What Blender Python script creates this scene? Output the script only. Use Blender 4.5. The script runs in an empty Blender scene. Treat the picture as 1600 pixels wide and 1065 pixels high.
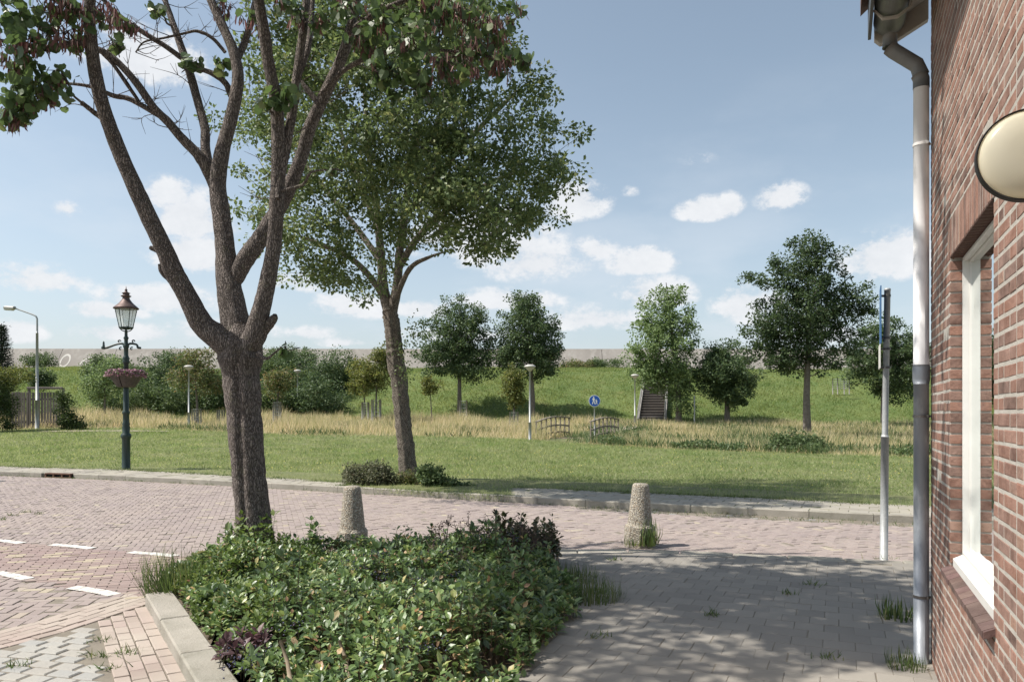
import bpy, math, random
import numpy as np
from mathutils import Vector, Matrix
R = math.radians
rng = np.random.default_rng(7)
random.seed(7)
scene = bpy.context.scene
COL = scene.collection

# ------------------------------------------------------------------ camera
F, HZ, CH = 1200.0, 645.0, 1.70        # focal length in photo pixels, horizon row, eye height
cam_d = bpy.data.cameras.new('camera'); cam = bpy.data.objects.new('camera', cam_d); COL.objects.link(cam)
cam.location = (0, 0, CH); cam.rotation_euler = (R(90), 0, 0)
cam_d.sensor_width = 36; cam_d.lens = 36*F/1600
cam_d.shift_y = (HZ-532.5)/1600
cam_d.clip_start = 0.05; cam_d.clip_end = 6000
scene.camera = cam

# ------------------------------------------------------------------ light
SUN = Vector((-math.cos(R(8))*math.cos(R(55)), -math.sin(R(8))*math.cos(R(55)), math.sin(R(55))))
sun_el = math.asin(SUN.z); sun_rot = math.atan2(SUN.x, SUN.y)
sd = bpy.data.lights.new('sun', 'SUN'); sd.energy = 5.0; sd.angle = R(0.55); sd.color = (1.0, 0.945, 0.86)
so = bpy.data.objects.new('sun', sd); COL.objects.link(so)
so.rotation_euler = (-SUN).to_track_quat('-Z', 'Y').to_euler()
scene.view_settings.view_transform = 'Standard'
try: scene.view_settings.look = 'None'
except Exception: pass
scene.view_settings.exposure = 0.45
scene.view_settings.gamma = 1.0

w = bpy.data.worlds.new('World'); scene.world = w; w.use_nodes = True
nt = w.node_tree; N = nt.nodes; L = nt.links; N.clear()
def nd(t, **k):
    n = N.new(t)
    for a, b in k.items(): setattr(n, a, b)
    return n
def mth(op, a, b=None, c=None, clamp=False):
    n = nd('ShaderNodeMath', operation=op, use_clamp=clamp)
    for i, v in enumerate((a, b, c)):
        if v is None: continue
        if isinstance(v, (int, float)): n.inputs[i].default_value = v
        else: L.new(v, n.inputs[i])
    return n.outputs[0]
out = nd('ShaderNodeOutputWorld'); bg = nd('ShaderNodeBackground'); L.new(bg.outputs[0], out.inputs[0])
sky = nd('ShaderNodeTexSky', sky_type='NISHITA'); sky.sun_disc = False
sky.sun_elevation = sun_el; sky.sun_rotation = sun_rot; sky.air_density = 1.0; sky.dust_density = 1.6; sky.ozone_density = 1.6
bg.inputs[1].default_value = 0.110
tc = nd('ShaderNodeTexCoord')
dirv = tc.outputs['Generated']
n1 = nd('ShaderNodeTexNoise'); n1.inputs['Scale'].default_value = 21; n1.inputs['Detail'].default_value = 9; n1.inputs['Roughness'].default_value = 0.68
mp = nd('ShaderNodeMapping'); mp.inputs['Scale'].default_value = (1, 1, 1.5); L.new(dirv, mp.inputs[0]); L.new(mp.outputs[0], n1.inputs['Vector'])
# cumulus clouds: (image column, row, half width, half height, strength) turned into directions
CL = [(1105,330,62,30,1),(1140,322,30,28,.8),(1222,312,50,36,.75),(895,318,75,48,1),(225,95,125,62,.95),(295,345,85,66,.95),(265,305,50,40,.8),
      (830,412,115,55,.8),(1000,412,75,36,.9),(1020,462,85,42,.95),(1385,405,95,62,1),(1165,480,70,50,.85),(170,487,75,24,.85),(200,522,100,24,.9),
      (105,328,26,22,.55),(105,440,45,26,.5),(30,520,50,30,.8),(485,522,55,18,.7),(540,536,60,15,.7),(930,392,50,30,.7),(790,472,120,30,.75),
      (660,486,75,26,.8),(760,380,150,70,.95),(300,400,90,50,.9),(60,440,90,40,.7),(250,470,120,36,.8),(560,480,90,36,.8),(930,500,120,32,.8),(1090,250,40,16,.3),(985,300,22,14,.4),(350,520,120,26,.8),(700,525,160,20,.7),(460,440,60,35,.6),(1300,520,90,34,.8),(-300,300,250,110,1),(-700,420,320,90,1),(1750,420,220,90,1),(2200,200,300,120,.9)]
acc = None
for (px, py, hw, hh, st) in CL:
    d = Vector(((px-800)/F, 1, (HZ-py)/F)); ln = d.length; d.normalize()
    right = Vector((d.y, -d.x, 0)).normalized(); up = right.cross(d)
    k = 1/(F*ln) * ln**0  # small-angle size
    rot = Matrix((right/(hw*k), d*0.0, up/(hh*k)))
    dx = nd('ShaderNodeVectorMath', operation='DOT_PRODUCT'); L.new(dirv, dx.inputs[0]); dx.inputs[1].default_value = right/(hw*k)
    dz = nd('ShaderNodeVectorMath', operation='DOT_PRODUCT'); L.new(dirv, dz.inputs[0]); dz.inputs[1].default_value = up/(hh*k)
    df = nd('ShaderNodeVectorMath', operation='DOT_PRODUCT'); L.new(dirv, df.inputs[0]); df.inputs[1].default_value = d
    # flatter underside than top
    dzb = mth('MAXIMUM', dz.outputs['Value'], mth('MULTIPLY', dz.outputs['Value'], -1.5))
    r2 = mth('ADD', mth('MULTIPLY', dx.outputs['Value'], dx.outputs['Value']), mth('MULTIPLY', dzb, dzb))
    v = mth('MULTIPLY', mth('SUBTRACT', 1.0, mth('POWER', r2, 0.5), clamp=True), min(1.0, st*1.1)*1.25)
    v = mth('MULTIPLY', v, mth('GREATER_THAN', df.outputs['Value'], 0))
    acc = v if acc is None else mth('MAXIMUM', acc, v)
nz = mth('MULTIPLY', mth('SUBTRACT', n1.outputs['Fac'], 0.52), 4.2)
dens = mth('ADD', mth('MULTIPLY', acc, 1.5), mth('MULTIPLY', nz, mth('MULTIPLY', mth('ADD', acc, 0.03), 2.6, clamp=True)))
cr = nd('ShaderNodeMapRange', interpolation_type='SMOOTHSTEP'); L.new(dens, cr.inputs[0]); cr.inputs[1].default_value = 0.10; cr.inputs[2].default_value = 0.95; cr.inputs[4].default_value = 0.93
n2 = nd('ShaderNodeTexNoise'); n2.inputs['Scale'].default_value = 4.5; n2.inputs['Detail'].default_value = 5; n2.inputs['Roughness'].default_value = 0.55
mp2 = nd('ShaderNodeMapping'); mp2.inputs['Scale'].default_value = (1, 1, 2.5); L.new(dirv, mp2.inputs[0]); L.new(mp2.outputs[0], n2.inputs['Vector'])
sep = nd('ShaderNodeSeparateXYZ'); L.new(dirv, sep.inputs[0])
low = nd('ShaderNodeMapRange'); L.new(sep.outputs[2], low.inputs[0]); low.inputs[1].default_value = 0.42; low.inputs[2].default_value = 0.03
wis = nd('ShaderNodeMapRange', interpolation_type='SMOOTHSTEP'); L.new(n2.outputs['Fac'], wis.inputs[0]); wis.inputs[1].default_value = 0.44; wis.inputs[2].default_value = 0.72
veil = mth('ADD', mth('MULTIPLY', mth('MULTIPLY', low.outputs[0], wis.outputs[0]), 0.5), mth('MULTIPLY', mth('POWER', low.outputs[0], 1.8), 0.30), clamp=True)
cloudc = nd('ShaderNodeMix', data_type='RGBA'); L.new(mth('MULTIPLY', n1.outputs['Fac'], 1.15, clamp=True), cloudc.inputs[0])
cloudc.inputs[6].default_value = (4.5, 4.75, 5.1, 1); cloudc.inputs[7].default_value = (6.6, 6.65, 6.75, 1)
hsv = nd('ShaderNodeHueSaturation'); hsv.inputs['Hue'].default_value = 0.487; hsv.inputs['Saturation'].default_value = 0.72; hsv.inputs['Value'].default_value = 1.06; L.new(sky.outputs[0], hsv.inputs['Color'])
m1 = nd('ShaderNodeMix', data_type='RGBA'); L.new(veil, m1.inputs[0]); L.new(hsv.outputs[0], m1.inputs[6]); m1.inputs[7].default_value = (5.2, 5.6, 6.1, 1)
m2 = nd('ShaderNodeMix', data_type='RGBA'); L.new(cr.outputs[0], m2.inputs[0]); L.new(m1.outputs[2], m2.inputs[6]); L.new(cloudc.outputs[2], m2.inputs[7])
L.new(m2.outputs[2], bg.inputs[0])

# ------------------------------------------------------------------ helpers
def G(px, py, z=0.0):                 # ground point seen at a photo pixel, for ground height z
    Y = (CH-z)*F/(py-HZ); return np.array([(px-800)/F*Y, Y, z])
def P(px, py, Y):                     # point at depth Y
    return np.array([(px-800)/F*Y, Y, CH+(HZ-py)/F*Y])
def tag(o, label=None, cat=None, group=None, kind=None):
    if label: o['label'] = label
    if cat: o['category'] = cat
    if group: o['group'] = group
    if kind: o['kind'] = kind
    return o
def thing(name, loc, label, cat, group=None, rz=0):
    o = bpy.data.objects.new(name, None); COL.objects.link(o); o.location = loc; o.rotation_euler = (0, 0, rz)
    o.empty_display_size = 0.2
    return tag(o, label, cat, group)
def mesh_obj(name, V, Fs, mat, parent=None, smooth=False, auto=False):
    """V (n,3) world or parent-local array, Fs: array (m,k) or list of such arrays"""
    me = bpy.data.meshes.new(name)
    V = np.asarray(V, dtype=np.float32)
    if not isinstance(Fs, list): Fs = [Fs]
    Fs = [np.asarray(f, dtype=np.int32) for f in Fs if len(f)]
    loops = np.concatenate([f.ravel() for f in Fs]); tot = np.concatenate([np.full(len(f), f.shape[1], dtype=np.int32) for f in Fs])
    start = np.concatenate([[0], np.cumsum(tot)[:-1]]).astype(np.int32)
    me.vertices.add(len(V)); me.vertices.foreach_set('co', V.ravel())
    me.loops.add(len(loops)); me.loops.foreach_set('vertex_index', loops)
    me.polygons.add(len(tot)); me.polygons.foreach_set('loop_start', start)
    me.update(calc_edges=True)
    me.polygons.foreach_set('use_smooth', np.full(len(tot), bool(smooth)))
    me.update()
    o = bpy.data.objects.new(name, me); COL.objects.link(o)
    if mat is not None: me.materials.append(mat)
    if parent is not None: o.parent = parent
    return o
class MB:
    """collects polygons; build() links them as one mesh"""
    def __init__(s): s.v = []; s.f = {}; s.n = 0
    def add(s, V, Fc):
        V = np.asarray(V, float).reshape(-1, 3); s.v.append(V)
        Fs = Fc if isinstance(Fc, list) and len(Fc) and isinstance(Fc[0], np.ndarray) and Fc[0].ndim == 2 else [np.asarray(Fc)]
        for f in Fs:
            if len(f): s.f.setdefault(f.shape[1], []).append(f+s.n)
        s.n += len(V); return s
    def poly(s, pts):
        return s.add(pts, np.arange(len(pts))[None, :])
    def box(s, c, size, rot=None, bev=0.0):
        sx, sy, sz = [q/2 for q in size]; b = min(bev, sx*.9, sy*.9, sz*.9)
        if b <= 0:
            V = np.array([(x, y, z) for x in (-sx, sx) for y in (-sy, sy) for z in (-sz, sz)])
            Fq = np.array([(0,1,3,2),(4,6,7,5),(0,4,5,1),(2,3,7,6),(0,2,6,4),(1,5,7,3)])
        else:
            V = []; ring = lambda z, i: [(-sx+i,-sy+b if 0 else -sy+i,z),(sx-i,-sy+i,z),(sx-i,sy-i,z),(-sx+i,sy-i,z)]
            for z, i in ((-sz, b), (-sz+b, 0), (sz-b, 0), (sz, b)): V += ring(z, i)
            V = np.array(V); Fq = [(3,2,1,0),(12,13,14,15)]
            for k in range(3):
                for j in range(4): Fq.append((k*4+j, k*4+(j+1)%4, (k+1)*4+(j+1)%4, (k+1)*4+j))
            Fq = np.array(Fq)
        if rot is not None:
            if isinstance(rot, (int, float)): rot = Matrix.Rotation(rot, 3, 'Z')
            V = V @ np.array(rot).T
        return s.add(V+np.asarray(c, float), Fq)
    def lathe(s, c, prof, n=20, rot=None, flute=0):
        prof = np.array(prof, float); a = np.arange(n)*2*math.pi/n
        V = np.stack([prof[:, 0][:, None]*np.cos(a), prof[:, 0][:, None]*np.sin(a), np.repeat(prof[:, 1][:, None], n, 1)], -1)
        if flute: V[:, ::2, :2] *= (1-flute)
        V = V.reshape(-1, 3); m = len(prof)
        i, j = np.meshgrid(np.arange(m-1), np.arange(n), indexing='ij'); j2 = (j+1) % n
        Fq = np.stack([i*n+j, i*n+j2, (i+1)*n+j2, (i+1)*n+j], -1).reshape(-1, 4)
        if rot is not None: V = V @ np.array(rot).T
        s.add(V+np.asarray(c, float), Fq)
        b = s.n-len(V)
        s.f.setdefault(n, []).append(np.array([list(range(n))[::-1]])+b)
        s.f.setdefault(n, []).append(np.array([list(range(n))])+b+(m-1)*n)
        return s
    def tube(s, pts, rad, n=8, wob=0.0, groove=None, cap=True, sub=0):
        pts = np.array(pts, float); rad = np.array(rad if hasattr(rad, '__len__') else [rad]*len(pts), float)
        if sub: pts, rad = spline(pts, rad, sub)
        m = len(pts); T = np.gradient(pts, axis=0); T /= np.linalg.norm(T, axis=1)[:, None]+1e-9
        u = np.cross(T[0], (0, 1, 0)); 
        if np.linalg.norm(u) < .1: u = np.cross(T[0], (1, 0, 0))
        u /= np.linalg.norm(u); a = np.arange(n)*2*math.pi/n; V = []
        for k in range(m):
            u = u-T[k]*u.dot(T[k]); u /= np.linalg.norm(u)+1e-9; vv = np.cross(T[k], u)
            r = np.full(n, rad[k])
            if wob: r = r*(1+wob*(np.sin(3*a+k*.55)*.5+np.sin(5*a-k*.37)*.4+rng.normal(0, .35, n)))
            off = np.cos(a)[:, None]*u+np.sin(a)[:, None]*vv
            if groove is not None: r = groove(k/(m-1), off, r)
            V.append(pts[k]+off*r[:, None])
        V = np.concatenate(V)
        i, j = np.meshgrid(np.arange(m-1), np.arange(n), indexing='ij'); j2 = (j+1) % n
        Fq = np.stack([i*n+j, i*n+j2, (i+1)*n+j2, (i+1)*n+j], -1).reshape(-1, 4)
        s.add(V, Fq)
        if cap and n > 3:
            b = s.n-len(V)
            s.f.setdefault(n, []).append(np.array([list(range(n))])+b); s.f.setdefault(n, []).append(np.array([list(range(n))[::-1]])+b+(m-1)*n)
        return s
    def prism(s, poly, z0, z1):           # poly (n,2) counter-clockwise, vertical sides
        p = np.array(poly, float); n = len(p)
        V = np.concatenate([np.c_[p, np.full(n, z0)], np.c_[p, np.full(n, z1)]])
        Fq = np.array([(i, (i+1) % n, n+(i+1) % n, n+i) for i in range(n)])
        s.add(V, Fq); b = s.n-2*n
        s.f.setdefault(n, []).append(np.array([list(range(n))[::-1]])+b); s.f.setdefault(n, []).append(np.array([list(range(n, 2*n))])+b)
        return s
    def build(s, name, mat, parent=None, smooth=False, origin=None):
        V = np.concatenate(s.v)
        if origin is not None: V = V-np.asarray(origin, float)
        return mesh_obj(name, V, [np.concatenate(f) for f in s.f.values()], mat, parent, smooth)
def spline(pts, rad, sub):
    n = len(pts); P_ = np.vstack([2*pts[0]-pts[1], pts, 2*pts[-1]-pts[-2]]); o = []; r = []
    for i in range(n-1):
        p0, p1, p2, p3 = P_[i:i+4]
        for t in np.arange(sub)/sub:
            o.append(.5*((2*p1)+(-p0+p2)*t+(2*p0-5*p1+4*p2-p3)*t*t+(-p0+3*p1-3*p2+p3)*t**3)); r.append(rad[i]*(1-t)+rad[i+1]*t)
    o.append(pts[-1]); r.append(rad[-1]); return np.array(o), np.array(r)
def inpoly(x, y, poly):
    c = np.zeros(len(x), bool); p = np.array(poly); n = len(p); j = n-1
    for i in range(n):
        xi, yi, xj, yj = p[i, 0], p[i, 1], p[j, 0], p[j, 1]
        with np.errstate(divide='ignore', invalid='ignore'):
            c ^= ((yi > y) != (yj > y)) & (x < (xj-xi)*(y-yi)/(yj-yi)+xi)
        j = i
    return c

# ---- materials
def mat(name, col=(.5,.5,.5), rough=.7, col2=None, scale=5., detail=4, bump=0., bscale=None, metal=0., spec=.4, ramp=None, island=0.0,
        stretch=(1,1,1), trans=0.0, third=None, bdist=0.02, emit=None, dirt=None):
    """colour = noise mix of col/col2 (+ per-island variation), bump from noise"""
    m = bpy.data.materials.new(name); m.use_nodes = True; t = m.node_tree; n_ = t.nodes; l = t.links; n_.clear()
    o = n_.new('ShaderNodeOutputMaterial'); b = n_.new('ShaderNodeBsdfPrincipled')
    b.inputs['Roughness'].default_value = rough; b.inputs['Metallic'].default_value = metal; b.inputs['Specular IOR Level'].default_value = spec
    tcn = n_.new('ShaderNodeTexCoord'); mpn = n_.new('ShaderNodeMapping'); mpn.inputs['Scale'].default_value = stretch; l.new(tcn.outputs['Object'], mpn.inputs[0])
    def noise(s, d=detail, r=.6):
        q = n_.new('ShaderNodeTexNoise'); q.inputs['Scale'].default_value = s; q.inputs['Detail'].default_value = d; q.inputs['Roughness'].default_value = r
        l.new(mpn.outputs[0], q.inputs['Vector']); return q.outputs['Fac']
    def mix(f, a, c, typ='MIX'):
        q = n_.new('ShaderNodeMix'); q.data_type = 'RGBA'; q.blend_type = typ
        for i, v in ((0, f), (6, a), (7, c)):
            if hasattr(v, 'links'): l.new(v, q.inputs[i])
            elif i == 0: q.inputs[0].default_value = v
            else: q.inputs[i].default_value = (*v, 1)
        return q.outputs[2]
    def rng_(v, a, c, lo=0., hi=1.):
        q = n_.new('ShaderNodeMapRange'); l.new(v, q.inputs[0]); q.inputs[1].default_value = a; q.inputs[2].default_value = c
        q.inputs[3].default_value = lo; q.inputs[4].default_value = hi; return q.outputs[0]
    c = None
    if ramp is not None:
        g = n_.new('ShaderNodeNewGeometry'); cr_ = n_.new('ShaderNodeValToRGB'); l.new(g.outputs['Random Per Island'], cr_.inputs[0])
        e = cr_.color_ramp.elements; k = len(ramp)
        while len(e) < k: e.new(.5)
        for i, (p_, cc) in enumerate(ramp): e[i].position = p_; e[i].color = (*cc, 1)
        c = cr_.outputs[0]
        if col2 is not None: c = mix(rng_(noise(scale), .35, .75, 0, .6), c, col2)
    elif col2 is not None: c = mix(rng_(noise(scale), .32, .68), col, col2)
    else: c = mix(0.0, col, col)
    if third is not None:                          # (colour, scale, low, high)
        c = mix(rng_(noise(third[1], 6), third[2], third[3]), c, third[0])
    if island:
        g = n_.new('ShaderNodeNewGeometry'); h = n_.new('ShaderNodeHueSaturation'); l.new(c, h.inputs['Color'])
        l.new(rng_(g.outputs['Random Per Island'], 0, 1, 1-island, 1+island), h.inputs['Value'])
        q = n_.new('ShaderNodeMath'); q.operation = 'FRACT'; q2 = n_.new('ShaderNodeMath'); q2.operation = 'MULTIPLY'; q2.inputs[1].default_value = 17.3
        l.new(g.outputs['Random Per Island'], q2.inputs[0]); l.new(q2.outputs[0], q.inputs[0])
        l.new(rng_(q.outputs[0], 0, 1, .5-.035*island*2, .5+.03*island*2), h.inputs['Hue']); c = h.outputs[0]
    l.new(c, b.inputs['Base Color'])
    if bump:
        bn = n_.new('ShaderNodeBump'); bn.inputs['Strength'].default_value = bump; bn.inputs['Distance'].default_value = bdist
        l.new(noise(bscale or scale*4, 6, .65), bn.inputs['Height']); l.new(bn.outputs[0], b.inputs['Normal'])
    if emit: b.inputs['Emission Color'].default_value = (*emit[0], 1); b.inputs['Emission Strength'].default_value = emit[1]
    sh = b.outputs[0]
    if trans:
        tr = n_.new('ShaderNodeBsdfTranslucent'); h = n_.new('ShaderNodeHueSaturation'); h.inputs['Hue'].default_value = .485; h.inputs['Saturation'].default_value = 1.1; h.inputs['Value'].default_value = 1.5
        l.new(c, h.inputs['Color']); l.new(h.outputs[0], tr.inputs[0])
        ms = n_.new('ShaderNodeMixShader'); ms.inputs[0].default_value = trans; l.new(sh, ms.inputs[1]); l.new(tr.outputs[0], ms.inputs[2]); sh = ms.outputs[0]
    l.new(sh, o.inputs[0]); return m
def bark_mat(name, c1, c2, sc=1.0, lichen=None, bump=1.0):
    m = bpy.data.materials.new(name); m.use_nodes = True; t = m.node_tree; n_ = t.nodes; l = t.links
    b = n_['Principled BSDF']; b.inputs['Roughness'].default_value = .92; b.inputs['Specular IOR Level'].default_value = .15
    tcn = n_.new('ShaderNodeTexCoord'); mpn = n_.new('ShaderNodeMapping'); mpn.inputs['Scale'].default_value = (1, 1, .13); l.new(tcn.outputs['Object'], mpn.inputs[0])
    dn = n_.new('ShaderNodeTexNoise'); dn.inputs['Scale'].default_value = 6*sc; dn.inputs['Detail'].default_value = 5; l.new(tcn.outputs['Object'], dn.inputs['Vector'])
    ad = n_.new('ShaderNodeMix'); ad.data_type = 'RGBA'; ad.blend_type = 'LINEAR_LIGHT'; ad.inputs[0].default_value = .06; l.new(mpn.outputs[0], ad.inputs[6]); l.new(dn.outputs['Color'], ad.inputs[7])
    vo = n_.new('ShaderNodeTexVoronoi'); vo.feature = 'DISTANCE_TO_EDGE'; vo.inputs['Scale'].default_value = 54*sc; l.new(ad.outputs[2], vo.inputs['Vector'])
    ns = n_.new('ShaderNodeTexNoise'); ns.inputs['Scale'].default_value = 70*sc; ns.inputs['Detail'].default_value = 7; ns.inputs['Roughness'].default_value = .7; l.new(mpn.outputs[0], ns.inputs['Vector'])
    r = n_.new('ShaderNodeMapRange'); l.new(vo.outputs['Distance'], r.inputs[0]); r.inputs[1].default_value = .0; r.inputs[2].default_value = .22
    mu = n_.new('ShaderNodeMath'); mu.operation = 'MULTIPLY'; l.new(r.outputs[0], mu.inputs[0]); l.new(ns.outputs['Fac'], mu.inputs[1])
    r2 = n_.new('ShaderNodeMapRange'); l.new(mu.outputs[0], r2.inputs[0]); r2.inputs[1].default_value = .05; r2.inputs[2].default_value = .6
    mx = n_.new('ShaderNodeMix'); mx.data_type = 'RGBA'; l.new(r2.outputs[0], mx.inputs[0]); mx.inputs[6].default_value = (*c1, 1); mx.inputs[7].default_value = (*c2, 1); c = mx.outputs[2]
    if lichen:
        ln = n_.new('ShaderNodeTexNoise'); ln.inputs['Scale'].default_value = 9; ln.inputs['Detail'].default_value = 9; ln.inputs['Roughness'].default_value = .72; l.new(tcn.outputs['Object'], ln.inputs['Vector'])
        r3 = n_.new('ShaderNodeMapRange'); l.new(ln.outputs['Fac'], r3.inputs[0]); r3.inputs[1].default_value = .56; r3.inputs[2].default_value = .68; r3.inputs[4].default_value = .75
        m3 = n_.new('ShaderNodeMix'); m3.data_type = 'RGBA'; l.new(r3.outputs[0], m3.inputs[0]); l.new(c, m3.inputs[6]); m3.inputs[7].default_value = (*lichen, 1); c = m3.outputs[2]
    l.new(c, b.inputs['Base Color'])
    bn = n_.new('ShaderNodeBump'); bn.inputs['Strength'].default_value = bump; bn.inputs['Distance'].default_value = .022; l.new(mu.outputs[0], bn.inputs['Height']); l.new(bn.outputs[0], b.inputs['Normal'])
    return m

# ---- leaf templates (local: x width, y length, z up)
LEAF_DIAMOND = (np.array([(0,0,0),(.32,.5,.03),(0,1,-.02),(-.32,.5,.03)]), [np.array([(0,1,2,3)])])
LEAF_FOLD = (np.array([(0,0,0),(.27,.28,.06),(.29,.62,.05),(0,1,-.1),(-.29,.62,.05),(-.27,.28,.06),(0,.5,-.015)]),
             [np.array([(0,1,2,6),(6,2,3,4),(0,6,4,5)])])
LEAF_ROUND = (np.array([(0,.05,0),(.3,-.05,.04),(.52,.3,.05),(.42,.72,.02),(0,1.0,-.1),(-.42,.72,.02),(-.52,.3,.05),(-.3,-.05,.04),(0,.5,-.03)]),
              [np.array([(0,1,2,8),(8,2,3,4),(8,4,5,6),(0,8,6,7)])])
POD = (np.array([(0,0,0),(.075,.15,.02),(.08,.8,.0),(0,1,.03),(-.08,.8,.0),(-.075,.15,.02)]), [np.array([(0,1,2,3,4,5)])])
BLADE = (np.array([(-.5,0,0),(.5,0,0),(.32,.55,.12),(-.32,.55,.12),(0,1,.42)]), [np.array([(0,1,2,3)]), np.array([(3,2,4)])])
BLADE_T = (np.array([(-.5,0,0),(.5,0,0),(0,1,.25)]), [np.array([(0,1,2)])])
def unit(a): return a/(np.linalg.norm(a, axis=-1, keepdims=True)+1e-9)
def scatter(tmpl, pos, axis, up, size, wid=None):
    """pos (n,3); axis = leaf length direction; up = leaf normal hint; size (n,) -> verts, faces list"""
    tv, tf = tmpl; n = len(pos); axis = unit(axis); x = unit(np.cross(axis, up)); z = np.cross(x, axis)
    if wid is None: wid = size
    V = (tv[None, :, 0:1]*x[:, None, :]*wid[:, None, None]+tv[None, :, 1:2]*axis[:, None, :]*size[:, None, None]+tv[None, :, 2:3]*z[:, None, :]*size[:, None, None]+pos[:, None, :])
    k = len(tv); base = (np.arange(n)*k)[:, None, None]
    Fs = [(f[None]+base).reshape(-1, f.shape[1]) for f in tf]
    return V.reshape(-1, 3), Fs
def rdir(n): return unit(rng.normal(size=(n, 3)))

# ---- trees
def grow(nodes, targets, mb, r0, wob=.06, sag=.0, nseg=6, minr=.006):
    """join every target to the nearest existing node with a curved tapered branch. nodes: list of (pos, radius)"""
    pos = [np.array(p) for p, r in nodes]; rad = [r for p, r in nodes]
    base = np.mean([p for p in pos], axis=0)
    d0 = [min(np.linalg.norm(t-p) for p in pos) for t in targets]
    for k in np.argsort(d0):
        t = targets[k]; A = np.array(pos); v = t-A; d = np.linalg.norm(v, axis=1)
        cost = d*(1+.9*np.clip(-v[:, 2]/(d+1e-6)+.2, 0, 2)); i = int(np.argmin(cost)); p = A[i]; L_ = d[i]
        if L_ < .05: continue
        ra = min(rad[i]*.62, max(minr, r0*(.25+.75*min(L_, 3)/3))); ra = max(ra, minr)
        mid1 = p+(t-p)*.35+np.array([0, 0, -.03*L_])+rng.normal(0, .05*L_, 3); mid2 = p+(t-p)*.7+np.array([0, 0, .04*L_])+rng.normal(0, .05*L_, 3)
        pts, rr = spline(np.array([p, mid1, mid2, t]), np.array([ra, ra*.8, ra*.6, ra*.32]), 3)
        mb.tube(pts, rr, nseg, wob, cap=False)
        for q, r in zip(pts[3:], rr[3:]): pos.append(q); rad.append(r)
def ell_points(ells, n, shell=.55):
    """random points in a list of ellipsoids (c, r3), volume weighted"""
    vol = np.array([np.prod(e[1])**.8 for e in ells]); idx = rng.choice(len(ells), n, p=vol/vol.sum())
    C = np.array([e[0] for e in ells])[idx]; Rr = np.array([e[1] for e in ells])[idx]
    return C+Rr*rdir(n)*(rng.random(n)**shell)[:, None]
def clump_leaves(centers, crad, per, tmpl, size, flat=.65, droop=.2, upb=.8, sv=.3, center=None):
    n = len(centers)*per; C = np.repeat(centers, per, 0); rr = np.repeat(crad*rng.uniform(.6, 1.35, len(centers)), per)
    off = rdir(n)*(rng.random(n)**.45*rr)[:, None]; off[:, 2] *= flat
    pos = C+off; ax = unit(off)*.8+rng.normal(0, .6, (n, 3)); ax[:, 2] -= droop
    up = rng.normal(0, .55, (n, 3)); up[:, 2] += upb
    return scatter(tmpl, pos, ax, up, size*rng.uniform(1-sv, 1+sv, n))
def px_tree(name, label, cat, px, pybase, Y, ells, barkm, leafm, leaf=.13, nclump=120, per=70, crad=.5, trunk_r=.13, group=None, top=None, shell=.5, bend=None, tmpl=LEAF_DIAMOND, flat=.7, dens_h=None, parts=('trunk','crown')):
    """ells in photo pixels: (px, py, half width px, half height px[, depth offset m]) placed at depth Y"""
    s = Y/F; base = P(px, pybase, Y); E = []; nclump = int(nclump*1.45); per = int(per*1.25)
    for e in ells:
        c = P(e[0], e[1], Y); dy = e[4] if len(e) > 4 else 0; c[1] += dy
        E.append((c-base, np.array([e[2]*s, e[2]*s*.9, e[3]*s])))
    root = thing(name, base, label, cat, group)
    topz = max(c[2]+r[2]*.75 for c, r in E) if top is None else P(px, top, Y)[2]-base[2]
    cx = np.mean([c[0] for c, r in E]); mb = MB()
    q = np.array([(0, 0, -.15), (0+rng.normal(0, .02), 0, topz*.18), (cx*.25, 0, topz*.4), (cx*.6+rng.normal(0, .1), rng.normal(0, .1), topz*.7), (cx, 0, topz)])
    if bend is not None: q = np.array(bend)
    rr = trunk_r*np.array([1.25, 1, .8, .45, .12])
    pts, rr = spline(q, rr, 5); mb.tube(pts, rr, 9, .05)
    cen = ell_points(E, nclump, shell); low = min(c[2]-r[2] for c, r in E)
    nodes = [(p, r) for p, r in zip(pts, rr) if p[2] > low*.8]
    if not nodes: nodes = [(pts[-1], rr[-1])]
    grow(nodes, cen, mb, trunk_r*.45, nseg=5, minr=.014)
    mb.build(parts[0], barkm, root, True)
    V, Fs = clump_leaves(cen, crad*.9, per, tmpl, leaf, flat, sv=.45)
    mesh_obj(parts[1], V, Fs, leafm, root)
    return root
def px_bush(name, label, cat, ells, Y, pybase, leafm, stemm, leaf=.11, nclump=50, per=70, crad=.4, group=None, shell=.35, tmpl=LEAF_DIAMOND, flat=.8):
    s = Y/F; px = np.mean([e[0] for e in ells]); base = P(px, pybase, Y); E = []
    for e in ells:
        c = P(e[0], e[1], Y); c[1] += e[4] if len(e) > 4 else 0; E.append((c-base, np.array([e[2]*s, e[2]*s*.8, e[3]*s])))
    root = thing(name, base, label, cat, group); cen = ell_points(E, nclump, shell); cen[:, 2] = np.maximum(cen[:, 2], .08)
    mb = MB(); grow([(np.array([0., 0., .0]), .05)], cen, mb, .035, nseg=4, minr=.007)
    mb.build('stems', stemm, root, True)
    V, Fs = clump_leaves(cen, crad, per, tmpl, leaf, flat); mesh_obj('foliage', V, Fs, leafm, root)
    return root

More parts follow.
